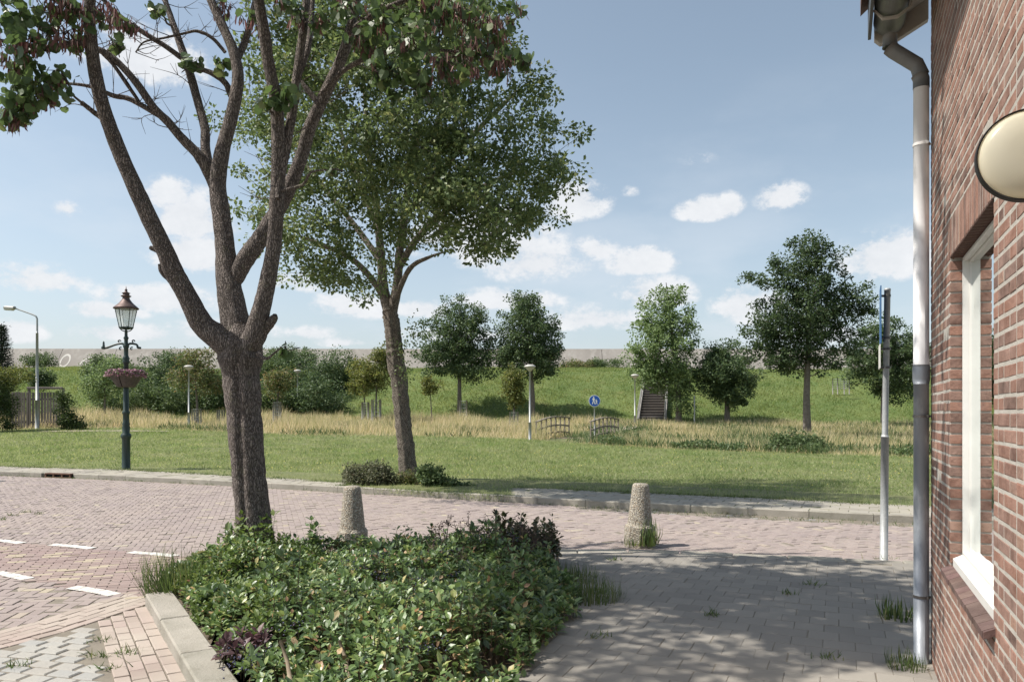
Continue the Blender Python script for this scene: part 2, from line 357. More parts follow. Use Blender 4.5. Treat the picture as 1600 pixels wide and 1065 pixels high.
# ---- paving units: bevelled little blocks
def pavers(name, items, matl, h=.05, z=0., jit=.003, inset=.004, parent=None, kind='structure', tilt=.012):
    """items: array (n,5) cx, cy, length, width, angle"""
    I = np.array(items); n = len(I); ca, sa = np.cos(I[:, 4]), np.sin(I[:, 4]); hx, hy = I[:, 2]/2, I[:, 3]/2
    sg = np.array([(-1, -1), (1, -1), (1, 1), (-1, 1)]); zt = z+rng.normal(0, jit, n); tx, ty = rng.normal(0, tilt, n), rng.normal(0, tilt, n); V = np.zeros((n, 12, 3))
    for k, (a, b) in enumerate(sg):
        for lv, (ins, zz) in enumerate(((0, None), (0, -inset*.9), (inset, 0.))):
            lx, ly = a*(hx-ins), b*(hy-ins); V[:, lv*4+k, 0] = I[:, 0]+lx*ca-ly*sa; V[:, lv*4+k, 1] = I[:, 1]+lx*sa+ly*ca
            V[:, lv*4+k, 2] = (z-h) if zz is None else zt+zz+tx*lx+ty*ly
    q = [(8, 9, 10, 11)]+[(k, (k+1) % 4, 4+(k+1) % 4, 4+k) for k in range(4)]+[(4+k, 4+(k+1) % 4, 8+(k+1) % 4, 8+k) for k in range(4)]
    Fq = (np.array(q)[None]+(np.arange(n)*12)[:, None, None]).reshape(-1, 4)
    o = mesh_obj(name, V.reshape(-1, 3), Fq, matl, parent)
    if kind: o['kind'] = kind
    return o
def herring(w_, gap, ang, bbox, poly, origin=(0, 0)):
    x0, x1, y0, y1 = bbox; rad = math.hypot(x1-x0, y1-y0)/2+1; cx, cy = (x0+x1)/2, (y0+y1)/2; m = int(rad/w_)+2
    i, j = np.meshgrid(np.arange(-m, m), np.arange(-m, m), indexing='ij'); i = i.ravel(); j = j.ravel()
    r = (i-j) % 4; H = r == 0; Vv = r == 3
    xs = np.concatenate([(i[H]+1)*w_, (i[Vv]+.5)*w_]); ys = np.concatenate([(j[H]+.5)*w_, (j[Vv]+1)*w_])
    an = np.concatenate([np.zeros(H.sum()), np.full(Vv.sum(), math.pi/2)])
    X = cx+xs*math.cos(ang)-ys*math.sin(ang); Y = cy+xs*math.sin(ang)+ys*math.cos(ang)
    k = inpoly(X, Y, poly); X, Y, an = X[k], Y[k], an[k]+ang
    return np.stack([X+rng.normal(0, .002, len(X)), Y+rng.normal(0, .002, len(X)), np.full(len(X), 2*w_-gap), np.full(len(X), w_-gap), an+rng.normal(0, .012, len(X))], 1)
def running(l_, w_, gap, ang, bbox, poly, off=.5):
    x0, x1, y0, y1 = bbox; rad = math.hypot(x1-x0, y1-y0)/2+1; cx, cy = (x0+x1)/2, (y0+y1)/2
    i, j = np.meshgrid(np.arange(-int(rad/l_)-2, int(rad/l_)+2), np.arange(-int(rad/w_)-2, int(rad/w_)+2), indexing='ij'); i = i.ravel(); j = j.ravel()
    xs = (i+off*(j % 2)+rng.normal(0, .01, len(i)))*l_; ys = j*w_
    X = cx+xs*math.cos(ang)-ys*math.sin(ang); Y = cy+xs*math.sin(ang)+ys*math.cos(ang); k = inpoly(X, Y, poly); X, Y = X[k], Y[k]
    return np.stack([X, Y, np.full(len(X), l_-gap), np.full(len(X), w_-gap), np.full(len(X), ang)+rng.normal(0, .008, len(X))], 1)
def bbox(p): p = np.array(p); return (p[:, 0].min(), p[:, 0].max(), p[:, 1].min(), p[:, 1].max())

# ------------------------------------------------------------------ terrain
def sstep(a, b, x): t = np.clip((x-a)/(b-a), 0, 1); return t*t*(3-2*t)
def TZ(X, Y):
    X = np.asarray(X, float); Y = np.asarray(Y, float)
    z = np.interp(Y, [0, 20, 28, 34, 40, 46, 52, 58, 60, 63, 68, 74, 80, 86, 100, 130, 6000], [.07, .07, .10, .15, .28, .48, .70, .98, 1.1, 2.0, 3.95, 5.6, 6.25, 6.45, 4.0, -2, -2])
    z = z-.011*X.clip(-25, 25)*sstep(28, 46, Y)*(1-sstep(58, 66, Y))
    z = z+.06*np.sin(X*.35+Y*.21)*sstep(24, 34, Y)+.12*np.sin(X*.13+1.3)*sstep(58, 70, Y)*(Y < 90)
    return z
# far kerb line, near road edge, sidewalk line (X,Y)
KERB = np.array([(-40, 27.5), (-25, 23.6), (-14, 21.0), (-10.3, 19.7), (-6.5, 18.0), (-3.3, 16.4), (0, 14.75), (2.3, 13.6), (4.3, 12.75), (6.2, 11.95), (9, 10.8), (14, 8.9), (22, 6.2)])
GRASS = np.array([(-40, 29.5), (-25, 25.5), (-16, 23.4), (-10.5, 21.6), (-6.3, 19.3), (-3.9, 17.9), (-3.6, 16.7), (-.1, 14.95), (.1, 16.7), (1.4, 16.1), (4.9, 14.5), (7.05, 13.4), (9.6, 12.4), (14.5, 10.5), (22.5, 7.9)])
def kerb_y(x): return np.interp(x, KERB[:, 0], KERB[:, 1])
def grass_y(x): return np.interp(x, GRASS[:, 0], GRASS[:, 1])
def mow_y(x): return np.interp(x, [-40, -18.75, -3.4, 1, 5.8, 14.7, 30], [46, 45, 41, 39, 34, 28, 22])

m_soil = mat('soil_grass', (.10, .115, .045), .95, (.16, .165, .07), 1.2, 6, .3, 20)
m_dike = mat('dike_turf', (.075, .115, .03), .95, (.12, .155, .045), .35, 8, .35, 10, third=((.15, .15, .055), .9, .55, .75))
xs = np.unique(np.concatenate([np.linspace(-3000, -80, 12), np.arange(-80, 80.1, 1.0), np.linspace(80, 3000, 12)])); ys = np.unique(np.concatenate([np.linspace(-200, 16, 30), np.arange(16, 100, .8), np.linspace(100, 4000, 20)]))
XX, YY = np.meshgrid(xs, ys, indexing='ij'); ZZ = TZ(XX, YY)
ZZ = np.where((YY < np.maximum(np.maximum(grass_y(XX-1.1), grass_y(XX)), grass_y(XX+1.1))+.45), -.10, ZZ-.02)+rng.normal(0, .02, XX.shape)*((YY > 30) & (YY < 90))
V = np.stack([XX, YY, ZZ], -1).reshape(-1, 3); a, b = XX.shape
i, j = np.meshgrid(np.arange(a-1), np.arange(b-1), indexing='ij'); q = np.stack([i*b+j, (i+1)*b+j, (i+1)*b+j+1, i*b+j+1], -1).reshape(-1, 4)
yc = YY.ravel()[q].mean(1)
g_ = mesh_obj('ground', V, q, m_soil, None, True); g_['kind'] = 'structure'; g_.data.materials.append(m_dike)
g_.data.polygons.foreach_set('material_index', (yc > 60).astype(np.int32))

# ------------------------------------------------------------------ paving
m_joint = mat('joint_sand', (.15, .13, .105), .95, (.22, .195, .155), 6, 6, .3, 60)
m_road = mat('road_bricks', rough=.82, ramp=[(0, (.225, .185, .175)), (.3, (.27, .222, .208)), (.6, (.25, .208, .198)), (.96, (.295, .248, .226)), (.99, (.35, .30, .22)), (1, (.38, .34, .26))],
             col2=(.33, .275, .24), scale=.8, bump=.35, bscale=90, bdist=.006, third=((.33, .29, .235), 3.5, .55, .85))
m_roadn = mat('crossing_bricks', rough=.82, ramp=[(0, (.205, .15, .14)), (.35, (.265, .195, .18)), (.85, (.25, .19, .18)), (.93, (.38, .33, .23)), (1, (.41, .36, .25))],
             col2=(.32, .26, .22), scale=.8, bump=.35, bscale=90, bdist=.006)
m_pink = mat('footway_bricks', rough=.85, ramp=[(0, (.27, .215, .185)), (.5, (.35, .29, .25)), (1, (.33, .26, .23))], col2=(.42, .38, .32), scale=1.5, bump=.4, bscale=80, bdist=.006)
m_sett = mat('granite_setts', rough=.75, ramp=[(0, (.27, .27, .26)), (.5, (.33, .32, .295)), (1, (.30, .28, .25))], col2=(.36, .34, .295), scale=4, bump=.6, bscale=30, bdist=.01)
m_tile = mat('concrete_tiles', rough=.9, ramp=[(0, (.195, .18, .16)), (.5, (.225, .208, .183)), (1, (.26, .24, .21))], col2=(.27, .25, .218), scale=1.2, bump=.4, bscale=120, bdist=.004, third=((.24, .215, .185), .9, .5, .9))
m_kerb = mat('kerb_concrete', (.34, .315, .27), .9, (.25, .235, .195), 2.5, 6, .5, 60, island=.12, third=((.2, .18, .14), 5, .58, .8))
base = MB(); base.poly([(-45, -10, -.0055), (26, -10, -.0055), (26, 5, -.0055), (22, 6.4, -.0055)]+[(x, y+.02, -.0055) for x, y in KERB[::-1][1:-1]]+[(-45, 28.5, -.0055)])
o = base.build('road', m_joint); o['kind'] = 'structure'

EDGE = [(-2.3, 9.25), (-1.0, 9.5), (.35, 9.27), (1.57, 9.25), (2.8, 8.95), (4.46, 8.5), (7, 7.7), (14, 5.3), (20, 3.2)]   # near edge of the carriageway
A = np.array([-3.22, 6.75]); B = np.array([-2.06, 4.86]); kd = (B-A)/np.linalg.norm(B-A); kn = np.array([kd[1], -kd[0]]); kn = kn if kn[0] < 0 else -kn   # kn points left, away from the bed
C_ = A+kd*5.5
line1 = np.array([(-14, 12.9), (-6.8, 10.2), (-5.24, 9.62), (-4.0, 9.15), (-3.2, 8.85)]); line2 = np.array([(-12, 11.2), (-5.4, 8.08), (-4.3, 7.5), (-3.7, 7.18), (-3.25, 6.95)])
road_poly = list(map(tuple, line1))+[(-3.0, 9.0)]+EDGE+[(22, 6.2)]+[(x, y-.16) for x, y in KERB[::-1][1:]]+[(-40, 20)]
it = herring(.088, .006, R(18), bbox(road_poly), road_poly)
gut = []                                   # strip of setts along the right part of the far kerb
def near_kerb(x, y): return kerb_y(x)-.16-y
keep = ~((it[:, 0] > 1.2) & (near_kerb(it[:, 0], it[:, 1]) < .42)); it = it[keep]
wear = np.sin(it[:, 0]*1.2+it[:, 1]*1.3)
pavers('road_surface', it, m_road, z=0., jit=.0025)
for x0 in np.arange(1.3, 16, .13):
    yk = kerb_y(x0); sl = (kerb_y(x0+.1)-kerb_y(x0-.1))/.2; an = math.atan(sl)
    for r in range(3): gut.append((x0+rng.normal(0, .008), yk-.23-r*.135, .12, .12, an+rng.normal(0, .05)))
pavers('gutter_setts', gut, mat('blue_setts', rough=.7, ramp=[(0, (.14, .15, .17)), (.5, (.22, .22, .22)), (1, (.26, .23, .2))], col2=(.33, .3, .24), scale=4, bump=.5, bscale=40), z=-.01, jit=.004)
cross_poly = list(map(tuple, line1))+list(map(tuple, line2[::-1]))
it = running(.2, .075, .008, R(22), bbox(cross_poly), cross_poly, .5); it[:, 4] = R(22)+rng.normal(0, .01, len(it))
pavers('crossing_surface', it, m_roadn, z=0.003, jit=.002)
# soldier band between junction and setts
S0 = np.array([-3.28, 6.72]); S1 = np.array([-3.62, 5.7]); S2 = np.array([-4.4, 4.6]); S3 = np.array([-6, 3.2])
bandp, _ = spline(np.array([S0+(.1, .35), S0, S1, S2, S3]), np.ones(5), 14)
it = []
for r in range(5):
    d = np.gradient(bandp, axis=0); d /= np.linalg.norm(d, axis=1)[:, None]; nn = np.stack([d[:, 1], -d[:, 0]], 1); nn *= np.sign(nn[:, :1]+1e-9)*-1
    off = bandp+nn*(.045+.095*r); cl = np.r_[0, np.cumsum(np.linalg.norm(np.diff(off, axis=0), axis=1))]
    for s in np.arange((r % 2)*.1, cl[-1], .205):
        x, y = np.interp(s, cl, off[:, 0]), np.interp(s, cl, off[:, 1]); dx, dy = np.interp(s, cl, d[:, 0]), np.interp(s, cl, d[:, 1]); it.append((x, y, .197, .088, math.atan2(dy, dx)))
pavers('brick_border', it, m_pink, z=.004, jit=.002)
bl = [tuple(p-(.5, .0)) for p in bandp[2:]]
junc_poly = list(map(tuple, line2))+[(-3.35, 6.9)]+[(x, y) for x, y in (bandp+np.array([-.47, .06]))[6:]]+[(-14, 2)]
it = herring(.095, .008, R(8), bbox(junc_poly), junc_poly); pavers('junction_surface', it, m_road, z=.0, jit=.003)
ka = math.atan2(kd[1], kd[0]); strip = [tuple(A+kn*.02), tuple(C_+kn*.02), tuple(C_+kn*.52), tuple(A+kn*.40+kd*.35), tuple(A+kn*.05-kd*.05)]
it = running(.2, .1, .009, ka, bbox(strip), strip); pavers('footway_strip', it, m_pink, z=.006, jit=.003)
sett_poly = [tuple(A+kn*.47+kd*.45), tuple(C_+kn*.54), (-6.5, 1.5)]+[tuple(p+(.06, -.03)) for p in bandp[::-1][:-16]]
it = running(.19, .125, .010, R(-14), bbox(sett_poly), sett_poly, .45); it[:, 2] *= rng.uniform(.86, 1.0, len(it)); it[:, 3] *= rng.uniform(.9, 1.0, len(it)); it[:, 4] += rng.normal(0, .025, len(it))
pavers('setts_surface', it, m_sett, z=.003, jit=.0012, inset=.009, tilt=.007)
# near pavement, right
edge_in = [(x, y-.33) for x, y in EDGE[1:]]
pave_poly = [(.35, 8.9)]+edge_in[1:]+[(20, -3), (-1.8, -3), (-1.2, 2), (.3, 4.0), (.45, 8.9)]
pave_poly = [(-1.0, 9.1), (.35, 8.93), (1.57, 8.92), (2.8, 8.62), (4.46, 8.17), (7, 7.37), (14, 4.97), (20, 2.9), (20, -3), (-1.2, -3), (-.12, 4.2), (.35, 6), (.35, 8.9)]
it = running(.21, .21, .0035, R(-23), bbox(pave_poly), pave_poly); it = it[it[:, 1] > -1]
pavers('pavement', it, m_tile, z=.075, h=.1, jit=.0008, inset=.003, tilt=.003)
o = MB().poly([(x, y, .0715) for x, y in pave_poly]).build('pavement_bed', m_joint); o['kind'] = 'structure'
# flush kerb band on the near side and kerb stones on the far side
def kerb_run(name, line, width, h, z, seg, skip=None):
    p, _ = spline(np.array(line, float), np.ones(len(line)), 12); cl = np.r_[0, np.cumsum(np.linalg.norm(np.diff(p, axis=0), axis=1))]; mb = MB()
    for s in np.arange(0, cl[-1]-seg, seg):
        if skip and skip(np.interp(s, cl, p[:, 0])): continue
        p0 = np.array([np.interp(s, cl, p[:, k]) for k in (0, 1)]); p1 = np.array([np.interp(s+seg-.008, cl, p[:, k]) for k in (0, 1)]); d = p1-p0; L_ = np.linalg.norm(d); c = (p0+p1)/2
        mb.box((c[0], c[1], z-h/2+rng.normal(0, .003)), (L_, width, h), math.atan2(d[1], d[0]), .012)
    o = mb.build(name, m_kerb); o['kind'] = 'structure'; return o
SK = []
kerb_run('kerb', KERB, .16, .25, .115, .95, skip=lambda x: (-12.95 < x < -12.07) and (SK.append(x) or True))
DX = SK[0]+.44
kerb_run('near_kerb', [(x, y-.17) for x, y in EDGE[1:]], .30, .2, .066, .6)
kerb_run('planter_kerb', [tuple(A-kn*.11-kd*.03), tuple(B-kn*.11), tuple(C_-kn*.11)], .22, .3, .11, .99)
# drain inlet in far kerb + grate in the road
dr = thing('kerb_drain', (DX, kerb_y(DX), 0), 'rusty iron drain inlet with slots set into the far kerb left of the lantern', 'drain', rz=math.atan((kerb_y(-12)-kerb_y(-13))/1.0))
m_iron = mat('cast_iron', (.09, .05, .035), .75, (.16, .09, .06), 12, 5, .4, 60, metal=.4)
m_dark = mat('dark_void', (.008, .008, .008), .9)
mb = MB(); mb.box((0, 0, .1), (.9, .17, .03), bev=.005); mb.box((0, 0, .0), (.9, .17, .03), bev=.005)
for x in (-.43, -.15, .15, .43): mb.box((x, -.06, .05), (.05, .04, .09), bev=.004)
mb.build('frame', m_iron, dr); MB().box((0, 0, .05), (.86, .08, .08)).build('opening', m_dark, dr)
gr = thing('drain_grate', (-13.1, 18.9, 0), 'pale iron drain grate lying flat in the brick road at the left edge', 'grate')
mb = MB(); 
for k in range(12): mb.box((-.42+k*.075, 0, .012), (.035, .5, .012), bev=.003)
mb.box((0, .26, .012), (.92, .04, .014)); mb.box((0, -.26, .012), (.92, .04, .014)); mb.build('grating', mat('worn_steel', (.42, .42, .41), .5, (.3, .29, .28), 20, metal=.5), gr)

# white dashes: thin paint over the bricks
m_paint = mat('road_paint', (.66, .65, .61), .7, (.54, .52, .47), 14, 6, .3, 80, third=((.34, .29, .26), 26, .54, .66))
def dash(p0, p1, wd, bend=0.):
    p0 = np.array(p0[:2]); p1 = np.array(p1[:2]); d = p1-p0; L_ = np.linalg.norm(d); d /= L_; n = np.array([-d[1], d[0]]); mb = MB(); k = 5
    for i in range(k):
        a_, b_ = i/k, (i+1)/k-.015; c0 = p0+d*L_*a_+n*bend*math.sin(a_*math.pi)+n*rng.normal(0, .006); c1 = p0+d*L_*b_+n*bend*math.sin(b_*math.pi)
        c = (c0+c1)/2; dd = c1-c0; mb.box((c[0], c[1], .0075), (np.linalg.norm(dd), wd, .004), math.atan2(dd[1], dd[0]))
    o = mb.build('road_marking', m_paint); o['kind'] = 'structure'
for a_, b_ in (((-60, 839), (36, 849)), ((80, 851), (145, 857)), ((203, 863), (275, 869)), ((-45, 889), (45, 905)), ((112, 918), (180, 930))):
    g0, g1 = G(*a_), G(*b_); dash(g0, g1, .13, .02)

# far footway (two stretches) with a sand bed
m_walk = mat('far_tiles', rough=.92, ramp=[(0, (.23, .21, .18)), (1, (.30, .28, .24))], col2=(.37, .34, .27), scale=1., bump=.3, bscale=80, bdist=.004, third=((.2, .2, .11), 2.2, .58, .8))
wl = [(x, y+.08) for x, y in KERB]+[(x, y-.12) for x, y in GRASS[::-1]]
it = running(.3, .3, .008, R(-25), bbox(wl), wl); pavers('far_footway', it, m_walk, z=.104, h=.1, jit=.003)
o = MB().poly([(x, y+.02, .096) for x, y in KERB]+[(22.5, 9.5, .096), (7, 15.2, .096), (1, 18.2, .096), (-3, 19.6, .096), (-6, 21, .096), (-16, 25, .096), (-40, 31, .096)]).build('footway_bed', m_soil); o['kind'] = 'structure'

# path from the bridge to the stairs, and the strip of path at the left
m_path = mat('path_gravel', (.36, .31, .25), .95, (.27, .235, .18), 3, 6, .4, 60)
def ribbon(name, pts, wd, m_, lift=.03, kind='structure', z=None):
    p, _ = spline(np.array(pts, float), np.ones(len(pts)), 10); d = np.gradient(p, axis=0); d /= np.linalg.norm(d, axis=1)[:, None]; n = np.stack([-d[:, 1], d[:, 0]], 1)
    a_, b_ = p+n*wd/2, p-n*wd/2; V = np.concatenate([np.c_[a_, TZ(a_[:, 0], a_[:, 1])+lift], np.c_[b_, TZ(b_[:, 0], b_[:, 1])+lift]]); m = len(p)
    o = mesh_obj(name, V, np.array([(i, m+i, m+i+1, i+1) for i in range(m-1)]), m_, None, True); o['kind'] = kind; return o
ribbon('path', [(6.3, 48.6), (7.6, 52), (9.2, 55.5), (10.6, 58), (11.2, 60.6)], 1.6, m_path, .06)
ribbon('path', [(-26.5, 43.4), (-23, 43.3), (-19.5, 43.6)], .8, m_path, .03)
#@@SECTION2
# ================================================================== HOUSE
CX, CY = 2.75, 5.04                                   # ground position of the visible house corner
wd_ = np.array([-.391, -.920]); wn = np.array([-.920, .391])   # along the wall towards the camera; outward normal
def W(s, d, z): return np.array([CX+wd_[0]*s+wn[0]*d, CY+wd_[1]*s+wn[1]*d, z])     # d outward
wrot = Matrix(((wd_[0], wn[0], 0), (wd_[1], wn[1], 0), (0, 0, 1)))
house = thing('brick_house', (CX, CY, 0), 'red brick house at the right edge with white window frame and drainpipe at its corner', 'house')
HO = (CX, CY, 0)
m_brick = mat('wall_brick', rough=.88, ramp=[(0, (0.083, 0.051, 0.041)), (.2, (0.151, 0.079, 0.058)), (.5, (0.201, 0.099, 0.068)), (.75, (0.243, 0.123, 0.086)), (.9, (0.142, 0.091, 0.075)), (1, (0.286, 0.174, 0.123))],
              col2=(.40, .26, .21), scale=9, bump=.7, bscale=55, bdist=.008, third=((.15, .08, .07), 22, .60, .8))
m_mortar = mat('mortar', (.46, .425, .38), .95, (.35, .325, .285), 14, 6, .6, 120, bdist=.008)
def brick_boxes(items, proud=.0008, deep=.02):
    """items (n,4): s0,s1,z0,z1 -> slightly rough bevelled faces on the wall plane"""
    I = np.array(items); n = len(I); V = np.zeros((n, 12, 3)); pr = proud+rng.normal(0, .0006, n)
    for k, (a, b) in enumerate(((0, 2), (1, 2), (1, 3), (0, 3))):
        sx = 1 if a == 0 else -1; sz = 1 if b == 2 else -1
        for lv, (ins, d) in enumerate(((0, -deep), (0, None), (.0035, 0.))):
            j1, j2 = rng.normal(0, .0013, n), rng.normal(0, .0013, n)
            s = I[:, a]+sx*ins+j1; z = I[:, b]+sz*ins+j2; dd = np.full(n, d) if d is not None and lv == 0 else (pr-.002 if lv == 1 else pr)
            V[:, lv*4+k, 0] = wd_[0]*s+wn[0]*dd; V[:, lv*4+k, 1] = wd_[1]*s+wn[1]*dd; V[:, lv*4+k, 2] = z
    q = [(8, 9, 10, 11)]+[(k, (k+1) % 4, 4+(k+1) % 4, 4+k) for k in range(4)]+[(4+k, 4+(k+1) % 4, 8+(k+1) % 4, 8+k) for k in range(4)]
    return V.reshape(-1, 3), (np.array(q)[None]+(np.arange(n)*12)[:, None, None]).reshape(-1, 4)
RP = .0588; S1_ = 6.8; ZT = 4.75
WS0, WS1 = .935, 2.215; WZ0, WZ1 = .86, 2.55             # window opening along s and in height
items = []
for r in range(int(ZT/RP)):
    z0 = r*RP+.006; z1 = z0+RP-.0135; s = -.0-(0.055 if r % 2 else 0)*1.0; k = r % 2
    s = 0. ; first = True
    while s < S1_:
        ln = .205 if k % 2 == 0 else .0975
        if first and r % 2: ln = .0975; 
        a, b = s, s+ln; s = b+.0135; k += 1; first = False
        if WS0-.09 < b and a < WS1+.09 and WZ1-.001 < z0 < WZ1+.205: # soldier course above the window
            if a < WS0-.10: items.append((a, WS0-.10, z0, z1)) if WS0-.10-a > .03 else None
            elif b > WS1+.10: items.append((WS1+.10, b, z0, z1)) if b-WS1-.10 > .03 else None
            continue
        if WZ0-.034 < z1 and z0 < WZ1-.001:
            if b > WS0 and a < WS1:
                if a < WS0-.02: items.append((a, WS0, z0, z1))
                elif b > WS1+.02: items.append((WS1, b, z0, z1))
                continue
        items.append((a, b, z0, z1))
for s in np.arange(WS0-.09, WS1+.06, .0588): items.append((s, s+.048, WZ1, WZ1+.205))
Vb, Fb = brick_boxes(items); mesh_obj('brickwork', Vb, Fb, m_brick, house)
# mortar backing with the window hole and its reveals
mb = MB(); dd = -.0009
def quadw(mb, s0, s1, z0, z1, d): mb.poly([W(s0, d, z0), W(s1, d, z0), W(s1, d, z1), W(s0, d, z1)])
for a in ((0.004, WS0, 0, ZT), (WS1, S1_, 0, ZT), (WS0, WS1, 0, WZ0-.034), (WS0, WS1, WZ1, ZT)): quadw(mb, *a, dd)
D1 = -.22
mb.poly([W(WS0, dd, WZ0-.034), W(WS0, dd, WZ1), W(WS0, D1, WZ1), W(WS0, D1, WZ0-.034)]); mb.poly([W(WS1, dd, WZ0-.034), W(WS1, dd, WZ1), W(WS1, D1, WZ1), W(WS1, D1, WZ0-.034)])
mb.poly([W(WS0, dd, WZ1), W(WS1, dd, WZ1), W(WS1, D1, WZ1), W(WS0, D1, WZ1)]); mb.poly([W(WS0, dd, WZ0-.034), W(WS1, dd, WZ0-.034), W(WS1, D1, WZ0-.034), W(WS0, D1, WZ0-.034)])
mb.poly([W(.004, dd, 0), W(.004, dd, ZT), W(.004, -6, ZT), W(.004, -6, 0)]); mb.poly([W(S1_, dd, 0), W(S1_, dd, ZT), W(S1_, -6, ZT), W(S1_, -6, 0)])
mb.build('wall', m_mortar, house, origin=HO)
# bricks in the far and near reveals of the opening, and the soldier undersides
rb = MB(); rc = MB()
for r in range(int(WZ0/RP), int(WZ1/RP)+1):
    z0 = r*RP+.005; z1 = z0+RP-.0105
    if z0 < WZ0-.03 or z1 > WZ1+.02: continue
    rb.box(W(WS0+.001, -.028, (z0+z1)/2), (.012, .056, z1-z0), wrot, .002)
    rc.box(W(WS1-.001, -.028, (z0+z1)/2), (.012, .056, z1-z0), wrot, .002)
rb.build('reveal_bricks', m_brick, house, origin=HO); rc.build('reveal_bricks', m_brick, house, origin=HO)
sb = MB()
for s in np.arange(WS0+.0, WS1-.05, .0588): sb.box(W(s+.024+.003, -.032, WZ1-.004), (.048, .066, .012), wrot, .002)
sb.build('lintel_bricks', mat('dark_lintel', (.12, .065, .05), .9, (.08, .045, .035), 20, 5, .6, 60), house, origin=HO)
# far gable side: bricks are only seen edge on; simple back and roof so the house has a body
mb = MB(); e = ZT-.004
mb.poly([W(0, -6, 0), W(S1_, -6, 0), W(S1_, -6, e), W(0, -6, e)]); mb.build('back_wall', m_mortar, house, origin=HO)
m_rt = mat('roof_tile', (.10, .055, .045), .8, (.16, .09, .07), 6, 5, .4, 30)
mb = MB(); o1 = .16
rv = [W(-.12, .42, 4.44), W(S1_+.1, .42, 4.44), W(S1_+.1, -3, 7.4), W(-.12, -3, 7.4), W(S1_+.1, -6.3, 4.5), W(-.12, -6.3, 4.5)]
up_ = np.array([0, 0, .10]); mb.add(np.array(rv+[v+up_ for v in rv]), [np.array([(6, 7, 8, 9), (9, 8, 10, 11), (1, 0, 3, 2), (2, 3, 5, 4), (0, 1, 7, 6), (4, 5, 11, 10), (0, 6, 9, 3), (3, 9, 11, 5), (2, 8, 7, 1), (4, 10, 8, 2)])])
mb.build('roof', m_rt, house, origin=HO)
# window
m_white = mat('white_paint', (.66, .655, .62), .4, (.58, .57, .54), 3, 4, .08, 30)
m_glass = bpy.data.materials.new('window_glass'); m_glass.use_nodes = True; t = m_glass.node_tree; t.nodes.clear()
o_ = t.nodes.new('ShaderNodeOutputMaterial'); gl = t.nodes.new('ShaderNodeBsdfGlossy'); gl.inputs['Roughness'].default_value = .01; gl.inputs['Color'].default_value = (.9, .93, .93, 1); tp = t.nodes.new('ShaderNodeBsdfTransparent'); tp.inputs[0].default_value = (.8, .84, .82, 1)
ms = t.nodes.new('ShaderNodeMixShader'); fr = t.nodes.new('ShaderNodeFresnel'); fr.inputs[0].default_value = 3.2; t.links.new(fr.outputs[0], ms.inputs[0]); t.links.new(tp.outputs[0], ms.inputs[1]); t.links.new(gl.outputs[0], ms.inputs[2]); t.links.new(ms.outputs[0], o_.inputs[0])
win = MB(); 
def wbox(mb, s0, s1, d0, d1, z0, z1, bev=.003): mb.box(W((s0+s1)/2, (d0+d1)/2, (z0+z1)/2), (abs(s1-s0), abs(d1-d0), z1-z0), wrot, bev)
zs0 = WZ0+.075
for (d0, d1, t0) in ((-.056, -.088, .030), (-.088, -.104, .042)):
    wbox(win, WS0+.012, WS0+t0, d0, d1, zs0, WZ1-.012); wbox(win, WS1-t0, WS1-.012, d0, d1, zs0, WZ1-.012)
    wbox(win, WS0+t0, WS1-t0, d0, d1, WZ1-.012-(t0-.012)*1.1, WZ1-.0125); wbox(win, WS0+t0, WS1-t0, d0, d1, zs0, zs0+(t0-.012)*1.1)
wf = win.build('window', m_white, house, origin=HO)
mb = MB(); wbox(mb, WS0+.035, WS1-.035, -.097, -.100, zs0+.02, WZ1-.03, 0); mb.build('pane', m_glass, wf, origin=HO)
mb = MB(); sl = [W(WS0+.013, .0, 0)]
def slopeblock(mb, s0, s1, dout, zout, din, zin, th):
    P8 = [W(s, d, z) for s in (s0, s1) for d, z in ((dout, zout), (din, zin), (din, zin-th), (dout, zout-th))]
    mb.add(P8, [np.array([(0, 1, 5, 4), (3, 7, 6, 2), (0, 4, 7, 3), (1, 2, 6, 5), (0, 3, 2, 1), (4, 5, 6, 7)])])
slopeblock(mb, WS0+.0135, WS1-.0135, -.012, zs0-.022, -.094, zs0+.022, .045); mb.build('window_board', m_white, wf, origin=HO)
mb = MB(); s = WS0-.035
while s < WS1+.03:
    slopeblock(mb, s, min(s+.107, WS1+.035), .042+rng.normal(0, .001), WZ0-.012, -.075, WZ0+.04, .028); s += .111
mb.build('sill', mat('sill_tile', (.085, .05, .042), .55, (.15, .10, .085), 9, 5, .3, 40, island=.2), wf, origin=HO)
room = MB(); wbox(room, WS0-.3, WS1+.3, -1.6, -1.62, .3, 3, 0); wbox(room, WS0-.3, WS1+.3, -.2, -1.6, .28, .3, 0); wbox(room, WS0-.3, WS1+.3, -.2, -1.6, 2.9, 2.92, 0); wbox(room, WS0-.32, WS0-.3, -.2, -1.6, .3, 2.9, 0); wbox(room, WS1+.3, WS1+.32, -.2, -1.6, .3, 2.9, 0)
room.build('room_lining', mat('room_wall', (.05, .048, .045), .9), house, origin=HO)
